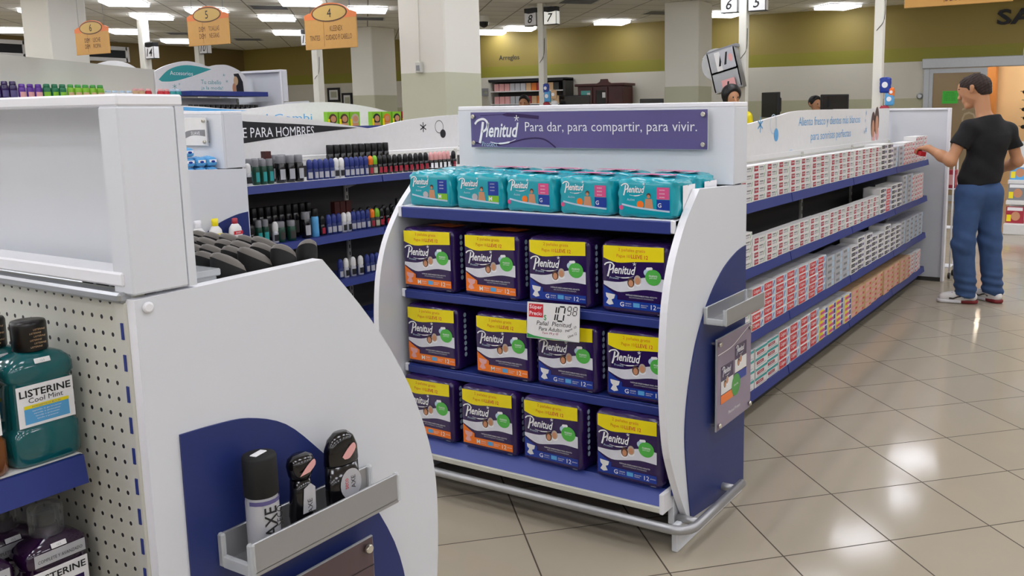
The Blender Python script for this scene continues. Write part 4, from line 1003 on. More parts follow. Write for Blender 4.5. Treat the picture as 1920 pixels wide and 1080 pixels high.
# lotions and wipes on the men's end display
def lotion(capm, bodym, labm, name, pump):
    o = thing(name, '', 'lotion bottle')
    p = MB(); blob([(0, .036, .022, 0), (.004, .04, .025, 0), (.09, .04, .025, 0), (.125, .034, .022, 0), (.142, .02, .016, 0), (.146, .014, .012, 0)], bodym, p)
    p.rect(-.03, .03, .03, .055, labm, FX(.0258, 0, 0)); p.rect(-.028, .028, .09, .108, labm, FX(.0256, 0, 0)); p.text('BABY', 'white_ink' if labm != 'silver_ink' else 'blue_ink', FX(.0262, 0, 0), 0, .099, h=.009); p.build('body', o)
    p = MB(); blob([(.146, .015, .013, 0), (.15, .017, .015, 0), (.165, .016, .014, 0), (.17, .02, .012, 0), (.185, .018, .01, 0)] if pump else [(.146, .014, .013, 0), (.15, .016, .014, 0), (.172, .015, .013, 0), (.175, .01, .009, 0)], capm, p); p.build('cap', o); return o
for (y, capm, bodym, labm, nm, pump, l) in ((2.985, 'yellow_ink', 'plain_white', 'yellow_ink', 'lotion_bottle', True, 'white lotion bottle with yellow cap in front of the far blue arch'),
                                     (3.105, 'darkred_ink', 'plain_white', 'red_ink', 'lotion_bottle', False, 'white lotion bottle with red cap and red label by far blue arch'),
                                     (2.885, 'white_edge', 'plain_white', 'silver_ink', 'lotion_bottle', True, 'all white lotion bottle at left beside the yellow-capped one')):
    o = lotion(capm, bodym, labm, nm, pump); o.location = (-4.78 + .645 + .042, y, .8005); o['label'] = l
def wipes():
    p = MB(); pillow(p, .062, .10, .044, .018, 'sky_ink', .006, 3, .003); M = FX(.0315, 0, 0)
    p.rect(-.04, .04, .012, .03, 'white_ink', M); p.disc(0, .021, .012, 'blue_ink', M, .0005, ry=.007); p.rect(-.022, .022, .02, .034, 'white_ink', FY(0, -.0512, 0)); p.disc(0, .024, .012, 'blue_ink', FY(0, -.0516, 0), ry=.006)
    return tag(p.build('wipes_pack'), '', 'wipes pack')
for k, (x, z) in enumerate([(a, c) for c in range(3) for a in range(3)] + [(0, 3)]):
    place('wp', wipes, (-4.225, 2.93 + x * .066, 1.1485 + z * .0515), PI / 2, 'pale blue wipes pack, %s column, %s up in the stack under white sign plate' % (('left', 'middle', 'right')[x], ORD[z + 1]), 'wipes packs on the far display')

# hair dye and shampoo
def dye(bg, hair, nm):
    def deco(p, M, w, h):
        p.rect(-w * .5, w * .5, h * .72, h, 'lime_ink' if bg == 'lime_ink' else 'red_ink', M); p.disc(0, h * .5, w * .4, hair, M, .0005, ry=h * .36); p.disc(w * .04, h * .5, w * .26, 'skin_print', M, .001, ry=h * .22); p.rect(-w * .3, w * .36, 0, h * .2, 'skin_print', M, .0008)
        p.rect(-w * .5, -w * .3, 0, h * .5, 'yellow_ink', M, .0012)
    return small_box(nm, .14, .06, .15, bg, deco, 'hair dye box')
for k, (y, bg, hair, t) in enumerate(((6.83, 'lime_ink', 'hair_print', 'plain'), (6.99, 'lime_ink', 'hair_print', 'brown-haired'), (7.145, 'lime_ink', 'greyhair_print', 'pale-haired'), (7.47, 'lime_ink', 'ink', 'black-haired'), (7.63, 'lime_ink', 'orange_text', 'blonde'), (7.79, 'lime_ink', 'ink', 'black-haired'), (7.95, 'darkred_ink', 'wood_red', 'red-haired'), (8.10, 'darkred_ink', 'wood_red', 'red-haired'))):
    place('dye' + bg + hair, dye(bg, hair, 'hair_dye_box' if bg == 'lime_ink' else 'red_hair_dye_box'), (-7.33, y, 1.4005), 0, '%s hair dye box with %s picture, %s from left above the men sign' % ('lime' if bg == 'lime_ink' else 'red', t, ORD[k + 1]), 'hair dye boxes behind the men sign')
def shampoo(nm, body, cap, labm, h, r):
    return lathe_item(nm, 'shampoo bottle', [('body', [(r * .85, 0), (r, .006), (r, h * .6), (r * .96, h * .74), (r * .8, h * .8), (r * .76, h * .81)], body, .65, 1), ('cap', [(r * .78, h * .81), (r * .8, h * .83), (r * .74, h * .98), (r * .6, h), (0, h)], cap, .8, 1)], lab(labm, r, h * .15, h * .5, .9, .65))
SH = {'deep purple': shampoo('purple_shampoo', 'purple_bag', 'purple_bag', 'purple_print', .19, .041), 'violet': shampoo('violet_shampoo', 'violet_b', 'violet_b', 'pale_pink', .165, .041), 'dark green': shampoo('green_shampoo', 'green_b', 'green_b', 'lime_ink', .17, .041),
      'lime': shampoo('lime_shampoo', 'lime_ink', 'green_ink', 'beige_ink', .17, .041), 'white and blue': shampoo('white_shampoo', 'plain_white', 'pale_blue_ink', 'blue_ink', .11, .041), 'orange': shampoo('orange_shampoo', 'beige_ink', 'pale_pink', 'orange_ink', .14, .041),
      'pink': shampoo('pink_shampoo', 'red_ink', 'pale_pink', 'pink_ink', .14, .041), 'teal': shampoo('teal_shampoo', 'teal_ink', 'pale_blue_ink', 'purple_print', .14, .041)}
mat('violet_b', '#5f2f96', 0.3); mat('green_b', '#0d7046', 0.3)
for c, n, y, dy in (('deep purple', 5, 4.80, .083), ('violet', 3, 5.22, .084), ('dark green', 3, 5.475, .084), ('lime', 5, 5.73, .084), ('white and blue', 4, 6.155, .084), ('orange', 2, 6.485, .078), ('pink', 4, 6.65, .078), ('teal', 2, 6.965, .078)):
    for i in range(n):
        if not (c == 'pink' and i == 1): place('sh' + c, SH[c], (-10.165, y + i * dy, 1.7155), rnd.uniform(-.2, .2), '%s shampoo bottle, %s of its colour from left under the sloping board' % (c, ORD[i + 1]), 'shampoo bottles in a row at far left')
def jar_(): 
    return lathe_item('hair_product', 'hair product', [('body', [(.03, 0), (.033, .005), (.033, .08), (.028, .09)], 'black_gloss', 1, 1), ('cap', [(.028, .09), (.029, .12), (0, .12)], 'shelf_dark', 1, 1)], lab('darkred_ink', .033, .02, .06))()
for i in range(14):
    place('jar', jar_, (-10.17, 7.2 + i * .075, 1.5505), rnd.uniform(-1, 1), 'dark hair product, %s from left under the high blue shelf' % ORD[i + 1], 'dark hair products under the high blue shelf')

# ------------------------------------------------------------------ hanging signs, lane posts, overhead things
def aisle_sign(num, lines, x, y, z0, z1, w, label):
    o = thing('hanging_sign', label, 'aisle sign', (x, y, 0))
    H = z1 - z0; top = z0 + H * .68; M = FY(0, 0, 0)
    p = MB(); p.box(-w / 2, w / 2, -.006, .006, z0, top, 'sign_orange', .002); M = FY(0, -.0068, 0)
    for i, (t, uu, vv, ww) in enumerate(lines): p.text(t, 'sign_brown', M, uu * w, z0 + vv * H, h=.045, w=ww * w)
    p.stroke([(-.12 * w, z0 + .02), (-.12 * w, z0 + .24)], .003, 'sign_brown', M); p.build('board', o)
    p = MB(); p.prism([(-w / 2, top - .01), (w / 2, top - .01), (w / 2, top + .03), (w * .40, top + .05)] + [(w * .40 * math.cos(a), top + H * .32 * math.sin(a)) for a in np.linspace(.3, PI - .3, 13)] + [(-w * .40, top + .05), (-w / 2, top + .03)], .012, 'sign_top', FY(0, .005, 0)); p.build('arch', o)
    p = MB(); c = z0 + H * .78; p.disc(0, c, w * .345, 'sign_brown', FY(0, -.0075, 0), 0, 28, H * .195); p.disc(0, c, w * .32, 'sign_oval', FY(0, -.0085, 0), 0, 28, H * .165); p.text(num, 'ink', FY(0, -.0092, 0), 0, c, h=.075); p.build('number_plate', o)
    for u in (-.38, .38):
        p = MB(); p.tube([(u * w, 0, top + .03), (u * w, 0, CEIL - .001)], .0025, 'steel', 6); p.build('wire', o)
aisle_sign('4', [('KLEENEX', .12, .44, .24), ('TINTES', -.30, .25, .20), ('CUIDADO P/ CABELLO', .16, .25, .50)], -6.2, 5.83, 2.095, 2.49, .64, 'orange hanging aisle sign with number 4 in an oval, in front of a pale column')
aisle_sign('5', [('DEM', -.14, .42, .15), ('TOALLAS', .15, .42, .26), ('DEM', -.14, .24, .15), ('NEGRAS', .15, .24, .24)], -7.87, 5.83, 2.205, 2.575, .62, 'orange hanging aisle sign with five in its oval, between the other two at upper left')
aisle_sign('6', [('DEM', -.14, .42, .15), ('LECHE', .15, .42, .22), ('DEM', -.14, .24, .15), ('ROPA', .15, .24, .22)], -9.83, 5.83, 2.20, 2.56, .62, 'orange hanging aisle sign with number 6, leftmost, in front of the left column')
aisle_sign('2', [('FARMACIA', .2, .36, .3), ('DERMATOLOGICO', .12, .12, .46)], -1.0, 5.95, 2.125, 2.52, .62, 'orange hanging aisle sign cut by the frame top at upper right')
def lane_post(x, y, zb, nums, label, lit=(), w=.10):
    o = thing('lane_post', label, 'checkout lane post', (x, y, 0))
    p = MB(); p.box(-w / 2, w / 2, -w / 2, w / 2, 0, CEIL, 'column_white', .004); p.build('pole', o)
    for k, (n, sx) in enumerate(nums):
        x0 = sx * (w / 2 + .135); p = MB(); p.box(x0 - .115, x0 + .115, -.05, .05, zb, zb + .27, 'black', .004)
        M = FY(x0, -.0508, zb); lm = 'lit_white' if n in lit else 'plain_white'
        p.rect(-.108, .108, .008, .20, lm, M); p.poly([(-.108, .20), (.108, .20), (.108, .21), (.04, .19), (-.03, .185), (-.108, .215)], 'black', M, .0005); p.text(n, 'ink', M, 0, .105, h=.13, shear=.25, off=.001, bold=.01)
        p.rect(-.045, .045, .01, .2, lm, FX(x0 + .1158, 0, zb)); b_ = p.build('number_box', o)
        p = MB(); p.box(min(sx * w / 2, x0), max(sx * w / 2, x0), -.02, .02, zb + .27, zb + .285, 'steel'); p.build('bracket', b_)
    p = MB(); p.tube(spline([(w / 2 + .004, -.02, zb - .2), (w / 2 + .01, -.05, zb - .45), (.0, -w / 2 - .006, zb - .55), (-w / 2 - .004, -.03, zb - .6)], 4), .004, 'shelf_dark', 6); p.build('cable', o)
    return o
lane_post(-8.13, 12.0, 2.87, [('8', -1), ('7', 1)], 'white lane post with lit boxes 8 and 7 behind the diaper display header', ('7',))
lp = lane_post(-4.38, 11.0, 2.74, [('6', -1), ('5', 1)], 'white lane post with boxes 6 and 5 holding the magazine rack')
lane_post(-2.57, 10.5, 2.95, [('4', -1), ('3', 1)], 'white lane post before the mustard wall, left of the doorway')
lane_post(-14.6, 9.55, 2.50, [('14', 1)], 'white lane post with a number 14 box beside the hanging sign 6', (), .13)
lane_post(-12.05, 11.0, 2.70, [('12', -1)], 'white lane post with box 12 behind the lower edge of sign 4', (), .13)
lane_post(-15.44, 11.2, 2.70, [('10', 1)], 'white lane post below hanging sign 5', (), .12)
o = thing('security_camera', 'dark dome security camera on the ceiling right of the big column', 'security camera', (-9.94, 12.87, CEIL))
p = MB(); p.lathe([(.09, -.10), (.10, -.08), (.10, 0)], 'column_white', 18); p.build('housing', o)
p = MB(); p.lathe([(.005, -.20), (.05, -.185), (.08, -.15), (.088, -.10)], 'black_gloss', 18); p.build('dome', o)
o = thing('sensor_box', 'small grey box with cord on the near face of the big column', 'electrical box', (-5.945, 6.7, 1.905))
p = MB(); p.box(-.035, .035, -.04, 0, 0, .10, 'cream_metal', .004); p.box(-.02, .02, -.046, -.04, .02, .07, 'grey_cap', .002); p.build('box', o)
p = MB(); p.tube([(0, -.012, .10), (0, -.006, .5), (.002, -.006, 1.28)], .004, 'column_white', 6); p.build('cord', o)
# wall lettering and frames on the far wall
def wall_letters(txt, m, x, z, h, w, t, label, name='wall_lettering'):
    p = MB(); M = FY(x, FARY - t, z); vs, fs, asp = text_geo(txt, 0, .025 if t > .02 else 0)
    a = [(u * w, v * h, 0) for u, v in vs]; n = len(a)
    p.add(a, fs, m, False, M); p.add([(u, v, -t) for u, v, _ in a], fs, m, False, M)
    ed = {}
    for f_ in fs:
        for q in range(len(f_)):
            e = (f_[q], f_[(q + 1) % len(f_)]); ed.setdefault(tuple(sorted(e)), []).append(e)
    for v_ in ed.values():
        if len(v_) == 1:
            i_, j_ = v_[0]; p.add([a[i_], a[j_], (a[j_][0], a[j_][1], -t), (a[i_][0], a[i_][1], -t)], [(0, 3, 2, 1)], m, False, M)
    return tag(p.build(name), label, 'lettering')
wall_letters('SALIDA', 'ink', -2.02, 2.79, .235, 1.55, .04, 'big black SALIDA letters on the mustard wall above the doorway')
wall_letters('Arreglos', 'shelf_dark', -11.67, 2.60, .13, .52, .006, 'small dark word Arreglos on the mustard wall over the gift shelves')
def frame(x0, x1, z0, z1, m, label, name='picture_frame'):
    o = thing(name, label, 'picture frame', ((x0 + x1) / 2, FARY, z0)); w, h = (x1 - x0) / 2, z1 - z0
    p = MB(); p.box(-w + .04, w - .04, -.02, -.004, .04, h - .04, 'plain_white'); p.rect(-w * .5, w * .5, h * .3, h * .72, 'column_sage', FY(0, -.0206, 0)); p.build('picture', o)
    p = MB()
    for q in ((-w, w, 0, .05), (-w, w, h - .05, h), (-w, -w + .05, .05, h - .05), (w - .05, w, .05, h - .05)): p.box(q[0], q[1], -.035, -.004, q[2], q[3], m)
    p.build('frame', o)
frame(-16.78, -16.38, 1.85, 2.18, 'ink', 'black framed notice on the far wall, left one of the pair')
frame(-16.31, -15.98, 1.70, 2.05, 'ink', 'black framed notice on the far wall, right and lower one of pair')
frame(-12.13, -11.93, 1.90, 2.06, 'grey_cap', 'small grey framed notice at the edge of the big column')
p = MB(); p.rect(-.12, .12, .0, .2, 'notice_green', FY(0, -.001, 0)); p.box(-.12, .12, -.0008, 0, 0, .2, 'notice_green')
for q in range(6): p.text('AVISO AL CLIENTE' if q else 'ATENCION', 'ink', FY(0, -.0016, 0), 0, .172 - q * .024, h=.012, w=.12 if not q else .17)
tag(p.build('paper_notice', None, (-2.66, FARY - .0285, 1.594)), 'green paper notice stuck on the glass door pane', 'notice')
p = MB(); p.lathe([(.05, 0), (.05, .03), (.03, .045)], 'steel', 16, M=FY(0, 0, 0)); tag(p.build('door_button', None, (-3.13, FARY - .0, 1.72)), 'round grey button on the wall left of the glass door', 'button')
# gift shelves, cabinet
o = thing('gift_shelf', 'dark recessed shelving of gift bags below the Arreglos word', 'shelving', (-10.78, FARY - .32, 0))
p = MB(); p.box(-.93, .93, .28, .31, .4, 2.19, 'shelf_dark'); p.box(-.95, -.9, 0, .31, .4, 2.19, 'cream_metal'); p.box(.9, .95, 0, .31, .4, 2.19, 'shelf_dark'); p.box(-.95, .95, 0, .31, 2.16, 2.22, 'ink'); p.build('case', o)
for k, z in enumerate((1.45, 1.72, 1.98)):
    p = MB(); p.box(-.9, .9, 0, .28, z - .02, z, 'plain_white'); p.build('shelf', o)
p = MB(); p.box(-.95, .95, 0, .31, .0, .42, 'shelf_dark'); p.build('base', o)
GC = ['pale_pink', 'silver_ink', 'orange_text', 'beige_ink', 'shelf_dark']
for zi, z in enumerate((1.45, 1.72, 1.98)):
    for k in range(12):
        x = -11.55 + k * .135; m = 'pale_pink' if k < 3 else 'silver_ink' if k < 6 else ('orange_text', 'darkred_ink', 'beige_ink')[(k + zi) % 3] if k < 9 else ('beige_ink', 'shelf_dark', 'column_sage')[(k + zi) % 3]
        place('gb' + m, small_box('gift_box', .12, .12, .15, m, cat='gift box'), (x, FARY - .22, z + .0005), -PI / 2, '%s gift box, %s from left on %s gift shelf' % ({'pale_pink': 'pink', 'silver_ink': 'silver', 'orange_text': 'orange', 'darkred_ink': 'dark red', 'beige_ink': 'beige', 'shelf_dark': 'brown', 'column_sage': 'sage'}[m], ORD[k + 1], ('lowest', 'middle', 'top')[zi]), 'gift boxes on the wall shelves')
o = thing('display_cabinet', 'dark red wooden cabinet with two glass doors against the far wall', 'cabinet', (-8.95, FARY - .46, 0))
p = MB(); p.box(-.5, .5, 0, .4, 0, 2.02, 'wood_red', .006); p.build('body', o)
p = MB(); p.box(-.55, .55, -.04, .42, 2.02, 2.07, 'wood_red', .008); p.prism([(-.15, 2.07), (.15, 2.07), (.09, 2.10), (.07, 2.15), (-.07, 2.15), (-.09, 2.10)], .04, 'wood_red', FY(.1, .02, 0)); p.build('cornice', o)
for k, (a, c) in enumerate(((-.46, -.16), (-.12, .18))):
    p = MB()
    for q in ((a, c, .9, .96), (a, c, 1.94, 2.0), (a, a + .04, .96, 1.94), (c - .04, c, .96, 1.94)): p.box(q[0], q[1], -.02, 0, q[2], q[3], 'wood_red')
    d_ = p.build('door', o); p = MB(); p.box(a + .04, c - .04, -.012, -.004, .96, 1.94, 'teal_glass' if k == 0 else 'black_gloss'); p.rect(c - .12, c - .05, 1.8, 1.9, 'plain_white', FY(0, -.0125, 0)); p.build('pane', d_)

# ------------------------------------------------------------------ checkouts
def checkout(x, y, label, mon):
    o = thing('checkout_counter', label, 'checkout counter', (x, y, 0))
    p = MB(); p.box(-.35, .35, -.9, .9, 0, .86, 'cream_metal', .01); p.build('body', o)
    p = MB(); p.box(-.38, .38, -.93, .93, .86, .90, 'shelf_dark', .006); p.build('worktop', o)
    return o
def monitor(x, y, z, rz, label, w=.34, h=.29, flip=False):
    o = thing('monitor', label, 'monitor', (x, y, .9), rz)
    p = MB(); p.box(-w / 2, w / 2, -.02, .02, z - .9 - h / 2, z - .9 + h / 2, 'black', .006, None); p.rect(-w / 2 + .02, w / 2 - .02, z - .9 - h / 2 + .02, z - .9 + h / 2 - .02, 'black_gloss', FY(0, -.0205, 0)); p.prism([(-h / 2 + .02, .02), (h / 2 - .02, .02), (h / 4, .09), (-h / 4, .09)], w * .6, 'black', Matrix(((0, 0, 1, -w * .3), (0, 1, 0, 0), (1, 0, 0, z - .9), (0, 0, 0, 1)))); p.build('screen', o)
    p = MB(); p.lathe([(.09, 0), (.09, .012), (.022, .02), (.02, z - .9 - h / 2 + .02)], 'black', 14); p.build('stand', o)
for x, y, l, ms in ((-4.2, 12.05, 'checkout counter of lanes 5 and 6 behind the toothpaste gondola', [(-4.1, 11.25, 1.585, -.55, 'black monitor beside the cashier in front of the mustard wall', .34, .32)]),
                    (-3.35, 12.2, 'checkout counter of lane 4 behind the toothpaste sign board', [(-3.42, 11.75, 1.60, .5, 'dark monitor turned sideways left of the white lane post', .36, .22)]),
                    (-6.15, 11.7, 'checkout counter below the pale column behind the diaper display', [(-6.0, 11.6, 1.59, .4, 'dark monitor whose top edge shows left of the pale column base', .34, .22)]),
                    (-7.66, 12.7, 'checkout counter of lanes 7 and 8', [(-7.67, 12.2, 1.64, .3, 'black monitor right of the lane 8 post behind the header', .5, .30)])):
    checkout(x, y, l, None)
    for m_ in ms: monitor(*m_)
def snack_strip(x, y, z, label, cols):
    o = thing('snack_strip', label, 'snack strip', (x, y, z))
    p = MB(); p.box(-.01, .01, -.003, .003, -.46, .02, 'white_ink'); p.build('hanger', o)
    for k, (m, dx, dz, sz) in enumerate(cols):
        q = MB(); pillow(q, .11 * sz, .04, .15 * sz, .018, m, .008, k, .004); q.disc(0, .08 * sz, .03 * sz, 'white_ink', FY(0, -.029, 0)); b_ = q.build('snack_bag', o); b_.location = (dx, -.028, dz)
snack_strip(-8.0, 11.92, 1.93, 'strip of blue and red snack bags hanging on the lane 8 post', [('blue_ink', 0, -.10, .9), ('sky_ink', .02, -.24, 1.1), ('darkred_ink', 0, -.40, 1.0), ('beige_ink', .14, -.2, .9), ('plain_white', .15, -.38, 1)])
snack_strip(-2.46, 10.42, 1.85, 'strip of blue snack bags hanging on the lane post near the doorway', [('blue_ink', .0, -.16, 1.1), ('sky_ink', .05, -.3, .9), ('darkred_ink', .0, -.44, .9), ('orange_ink', .07, -.2, .6)])
# magazine rack on the lane 6 post
o = thing('magazine_rack', 'tilted silver magazine rack fixed to the lane 6 post', 'magazine rack', (-4.44, 10.88, 1.80))
p = MB(); Mr = Matrix.Rotation(-.25, 4, 'Y')
for q in ((-.24, .14, -.10, -.09, 0, .50), (-.24, -.22, -.1, .04, 0, .50), (.12, .14, -.1, .04, 0, .5), (-.24, .14, -.1, .04, -.015, 0), (-.24, .14, -.1, -.085, .22, .25)): p.box(*q, 'steel', .002, Mr)
p.box(-.26, .16, -.06, .06, .49, .53, 'grey_cap', .004, Mr); p.build('frame', o)
p = MB(); p.lathe([(.20, 0), (.205, .006), (.20, .012)], 'acrylic', 32, M=FY(-.26, -.0, .30)); p.build('disc', o)
for k, (u, z, m) in enumerate(((-.02, .24, 'plain_white'), (-.0, -.12, 'pale_pink'), (.06, .24, 'silver_ink'))):
    p = MB(); p.box(u - .11, u + .07, -.126 - k * .006, -.122 - k * .006, z, z + .24, m, 0, Mr); p.poly([(u - .08, z + .06), (u - .03, z + .21), (u - .005, z + .21), (u - .05, z + .06)], 'ink', Mr @ FY(0, -.1265 - k * .006, 0)); p.disc(u + .02, z + .13, .03, 'pale_pink', Mr @ FY(0, -.1265 - k * .006, 0), 0, 12, .05)
    mo = tag(p.build('magazine'), '%s magazine in the silver rack on lane 6 post' % ('white cover', 'lower pinkish cover', 'silver cover')[k], 'magazine'); mo.location = (-4.44, 10.88, 1.80)
# stand of magazines and sunglasses behind the man
o = thing('magazine_stand', 'white stepped stand of magazines at the right frame edge behind the man', 'stand', (-.78, 12.05, 0))
p = MB(); p.box(-.56, .6, -.25, .35, 0, .13, 'plain_white', .006); p.box(-.56, .6, .28, .35, .13, 1.1, 'plain_white'); p.build('body', o)
for z, y0 in ((.40, -.12), (.64, -.02)):
    p = MB(); p.box(-.56, .6, y0, .28, z - .05, z, 'plain_white', .004); p.build('shelf', o)
MG = ('darkred_ink', 'orange_ink', 'red_ink', 'beige_ink', 'sky_ink', 'green_ink')
def magaz(m):
    def make():
        p = MB(); p.box(-.1, .1, -.003, .003, 0, .20, m); M = FY(0, -.0036, 0); p.rect(-.085, .085, .15, .19, 'white_ink', M); p.disc(.01, .085, .05, 'skin_print', M, .0002, 14, .055); p.rect(-.09, -.04, .02, .10, 'yellow_ink', M); return tag(p.build('magazine'), '', 'magazine')
    return make
for zi, (z, y0) in enumerate(((.131, -.20), (.401, -.10), (.641, .02))):
    for k in range(5):
        m = MG[(k + 2 * zi) % 6]
        if zi == 1 and k < 3: m = 'grey_cap'
        place('mg' + m, magaz(m), (-1.23 + k * .22, 12.05 + y0 + .05, z), 0, 'magazine, %s from left on the %s tier of the white stand' % (ORD[k + 1], ('bottom', 'middle', 'top')[zi]), 'magazines on the white stand', (-.12, 0))
o = thing('sunglasses_rack', 'tall pale rack of sunglasses at the right frame edge', 'rack', (-1.18, 12.22, 0))
p = MB(); p.box(-.02, .5, .19, .23, 0, 1.98, 'shop_warm', .004); p.build('panel', o)
p = MB(); p.lathe([(.29, 0), (.30, .012), (.29, .024)], 'silver_ink', 36, M=FY(.19, .18, 2.18)); p.build('disc', o)
p = MB(); p.box(.1, .14, .2, .22, 1.98, 2.3, 'steel'); p.build('post', o)
def shades():
    o = thing('sunglasses', '', 'sunglasses')
    p = MB()
    for u in (-.036, .036): p.prism([(u + .032 * math.cos(2 * PI * i / 16), .024 * math.sin(2 * PI * i / 16)) for i in range(16)], .004, 'black_gloss', FY(0, 0, 0))
    p.build('lenses', o)
    p = MB(); p.box(-.012, .012, -.005, 0, .004, .012, 'black'); p.box(-.07, -.066, -.002, .13, .006, .014, 'black'); p.box(.066, .07, -.002, .13, .006, .014, 'black'); p.build('frame', o); return o
for k in range(5):
    place('sg', shades, (-1.19 + .02 * (k % 2), 12.24, 1.28 + k * .105), .25, 'black sunglasses, %s up on the rack at the right edge' % ORD[k + 1], 'sunglasses on the rack')
# rolling rack beyond the end of the toothpaste gondola
o = thing('wire_rack', 'slim white wire rack on wheels between the end panel and the man', 'rack', (-1.40, 8.52, 0))
p = MB()
for xx in (-.16, .02):
    for yy in (-.08, .1): p.tube([(xx, yy, .06), (xx, yy, 1.15)], .007, 'white_edge', 8)
for z in (.10, .45, .80, 1.14): p.box(-.165, .025, -.085, .105, z, z + .008, 'white_edge', .001)
p.build('frame', o)
for xx in (-.16, .02):
    for yy in (-.08, .1):
        p = MB(); p.lathe([(.024, -.01), (.028, -.006), (.028, .006), (.024, .01)], 'black', 14, M=Matrix.Translation((xx, yy, .0285)) @ Matrix.Rotation(PI / 2, 4, 'Y')); p.build('wheel', o)
for k, (dx, dy, z) in enumerate(((0, -.02, .809), (.0, .05, .809))):
    p = MB(); p.box(-.05, .05, -.02, .02, 0, .16, 'darkred_ink', .002); p.rect(-.035, .035, .03, .12, 'pale_pink', FY(0, -.0205, 0)); p.rect(-.015, .015, .03, .12, 'pale_pink', FX(.0505, 0, 0)); tag(p.build('pink_carton', None, (-1.42 + dx, 8.52 + dy, z)), 'pink and red carton standing on the wire rack by the man, %s' % ('front' if k == 0 else 'rear'), 'carton')

# ------------------------------------------------------------------ people
def nets(d, org, h):
    """surface of the zero level of a grid of distances"""
    s = d < 0; nx, ny, nz = d.shape
    acc = np.zeros((nx - 1, ny - 1, nz - 1, 3), np.float32); cnt = np.zeros((nx - 1, ny - 1, nz - 1), np.float32)
    for ax in range(3):
        o1, o2 = [a for a in range(3) if a != ax]
        for b1 in (0, 1):
            for b2 in (0, 1):
                sl0 = [None] * 3; sl1 = [None] * 3
                n = d.shape
                sl0[ax] = slice(0, n[ax] - 1); sl1[ax] = slice(1, n[ax])
                for o_, b_ in ((o1, b1), (o2, b2)):
                    sl0[o_] = sl1[o_] = slice(b_, n[o_] - 1 + b_)
                a, c = d[tuple(sl0)], d[tuple(sl1)]
                m = s[tuple(sl0)] != s[tuple(sl1)]
                t = np.where(m, a / np.where(m, a - c, 1), 0)
                cnt += m
                acc[..., ax] += t * m
                if b1: acc[..., o1] += m
                if b2: acc[..., o2] += m
    I = np.argwhere(cnt > 0); idx = -np.ones(cnt.shape, int); idx[tuple(I.T)] = np.arange(len(I))
    V = (I + acc[tuple(I.T)] / cnt[tuple(I.T)][:, None]) * h + np.array(org)
    F = []
    for ax in range(3):
        o1, o2 = (ax + 1) % 3, (ax + 2) % 3
        sl0 = [slice(1, -1)] * 3; sl1 = [slice(1, -1)] * 3; sl0[ax] = slice(0, -1); sl1[ax] = slice(1, None)
        a, c = s[tuple(sl0)], s[tuple(sl1)]
        for flip, mm in ((False, a & ~c), (True, ~a & c)):
            P = np.argwhere(mm); P[:, [o1, o2]] += 1
            q = []
            for e1, e2 in ((-1, -1), (0, -1), (0, 0), (-1, 0)):
                Q = P.copy(); Q[:, o1] += e1; Q[:, o2] += e2; q.append(idx[Q[:, 0], Q[:, 1], Q[:, 2]])
            q = np.stack(q, 1); F += (q[:, ::-1] if flip else q).tolist()
    return V.tolist(), F
def sdf_mesh(prims, h, m, name, parent, lo, hi, extra=None):
    """prims: (a, b, ra, rb, blend[, stretch axis vector, factor]) rounded cones, unioned smoothly in order; negative blend cuts"""
    ax = [np.arange(lo[i], hi[i], h, dtype=np.float32) for i in range(3)]
    G = np.stack(np.meshgrid(*ax, indexing='ij'), -1); d = np.full(G.shape[:3], 9.0, np.float32)
    for pr in prims:
        a, b_, ra, rb, k = pr[:5]; a = np.array(a, np.float32); b_ = np.array(b_, np.float32)
        P = G
        if len(pr) > 5:                                   # flatten across a direction
            n = np.array(pr[5], np.float32); n /= np.linalg.norm(n); f_ = pr[6]
            P = G + ((G - a) @ n)[..., None] * n * (1 / f_ - 1); b_ = b_ + ((b_ - a) @ n) * n * (1 / f_ - 1)
        ab = b_ - a; L = float(ab @ ab)
        t = np.clip(((P - a) @ ab) / L, 0, 1) if L > 1e-9 else np.zeros(P.shape[:3], np.float32)
        e = np.sqrt(((P - a - t[..., None] * ab) ** 2).sum(-1)) - (ra + (rb - ra) * t)
        if len(pr) > 5: e = e * min(1, pr[6]) ** .5
        if k > 0:
            hh = np.clip(.5 + .5 * (d - e) / k, 0, 1); d = d * (1 - hh) + e * hh - k * hh * (1 - hh)
        elif k == 0: d = np.minimum(d, e)
        else: d = np.maximum(d, -e)
    if extra is not None: d = extra(G, d)
    V, F = nets(d, lo, h)
    p = MB(); p.add(V, F, m, True); return p.build(name, parent)

th = math.radians(38); RV = np.array([math.cos(th), math.sin(th), 0]); FV = np.array([-math.sin(th), math.cos(th), 0])   # the man's right and front
man = thing('person', 'man in black t-shirt and blue jeans reaching out to the toothpaste boxes', 'person', (-1.004, 7.46, 0), math.atan2(.13, .99)); man.scale = (.985,) * 3
V_ = lambda *a: np.array(a, float)
shL, shR = V_(-.05, -.125, 1.380), V_(.25, .12, 1.35)
elL, wrL, haL = V_(-.170, -.165, 1.130), V_(-.335, -.045, 1.222), V_(-.385, .005, 1.222)
elR, wrR = V_(.305, .17, 1.115), V_(.19, .30, 1.04)
neck = V_(.075, .01, 1.45); chest = V_(.10, .0, 1.28); waist = V_(.045, .0, 1.02); pel = V_(.02, .0, .90)
hipL, hipR = V_(-.055, -.045, .87), V_(.095, .05, .87); knL, knR = V_(-.092, -.07, .48), V_(.10, .07, .48); anL, anR = V_(-.082, -.03, .09), V_(.115, .10, .085)
hc = V_(.0, .02, 1.665); hd = V_(-.93, .28, -.30); hd /= np.linalg.norm(hd); hs = np.cross(hd, V_(0, 0, 1)); hs /= np.linalg.norm(hs); hu = np.cross(hs, hd)
HP = lambda f_, s_, u_: hc + hd * f_ + hs * s_ + hu * u_
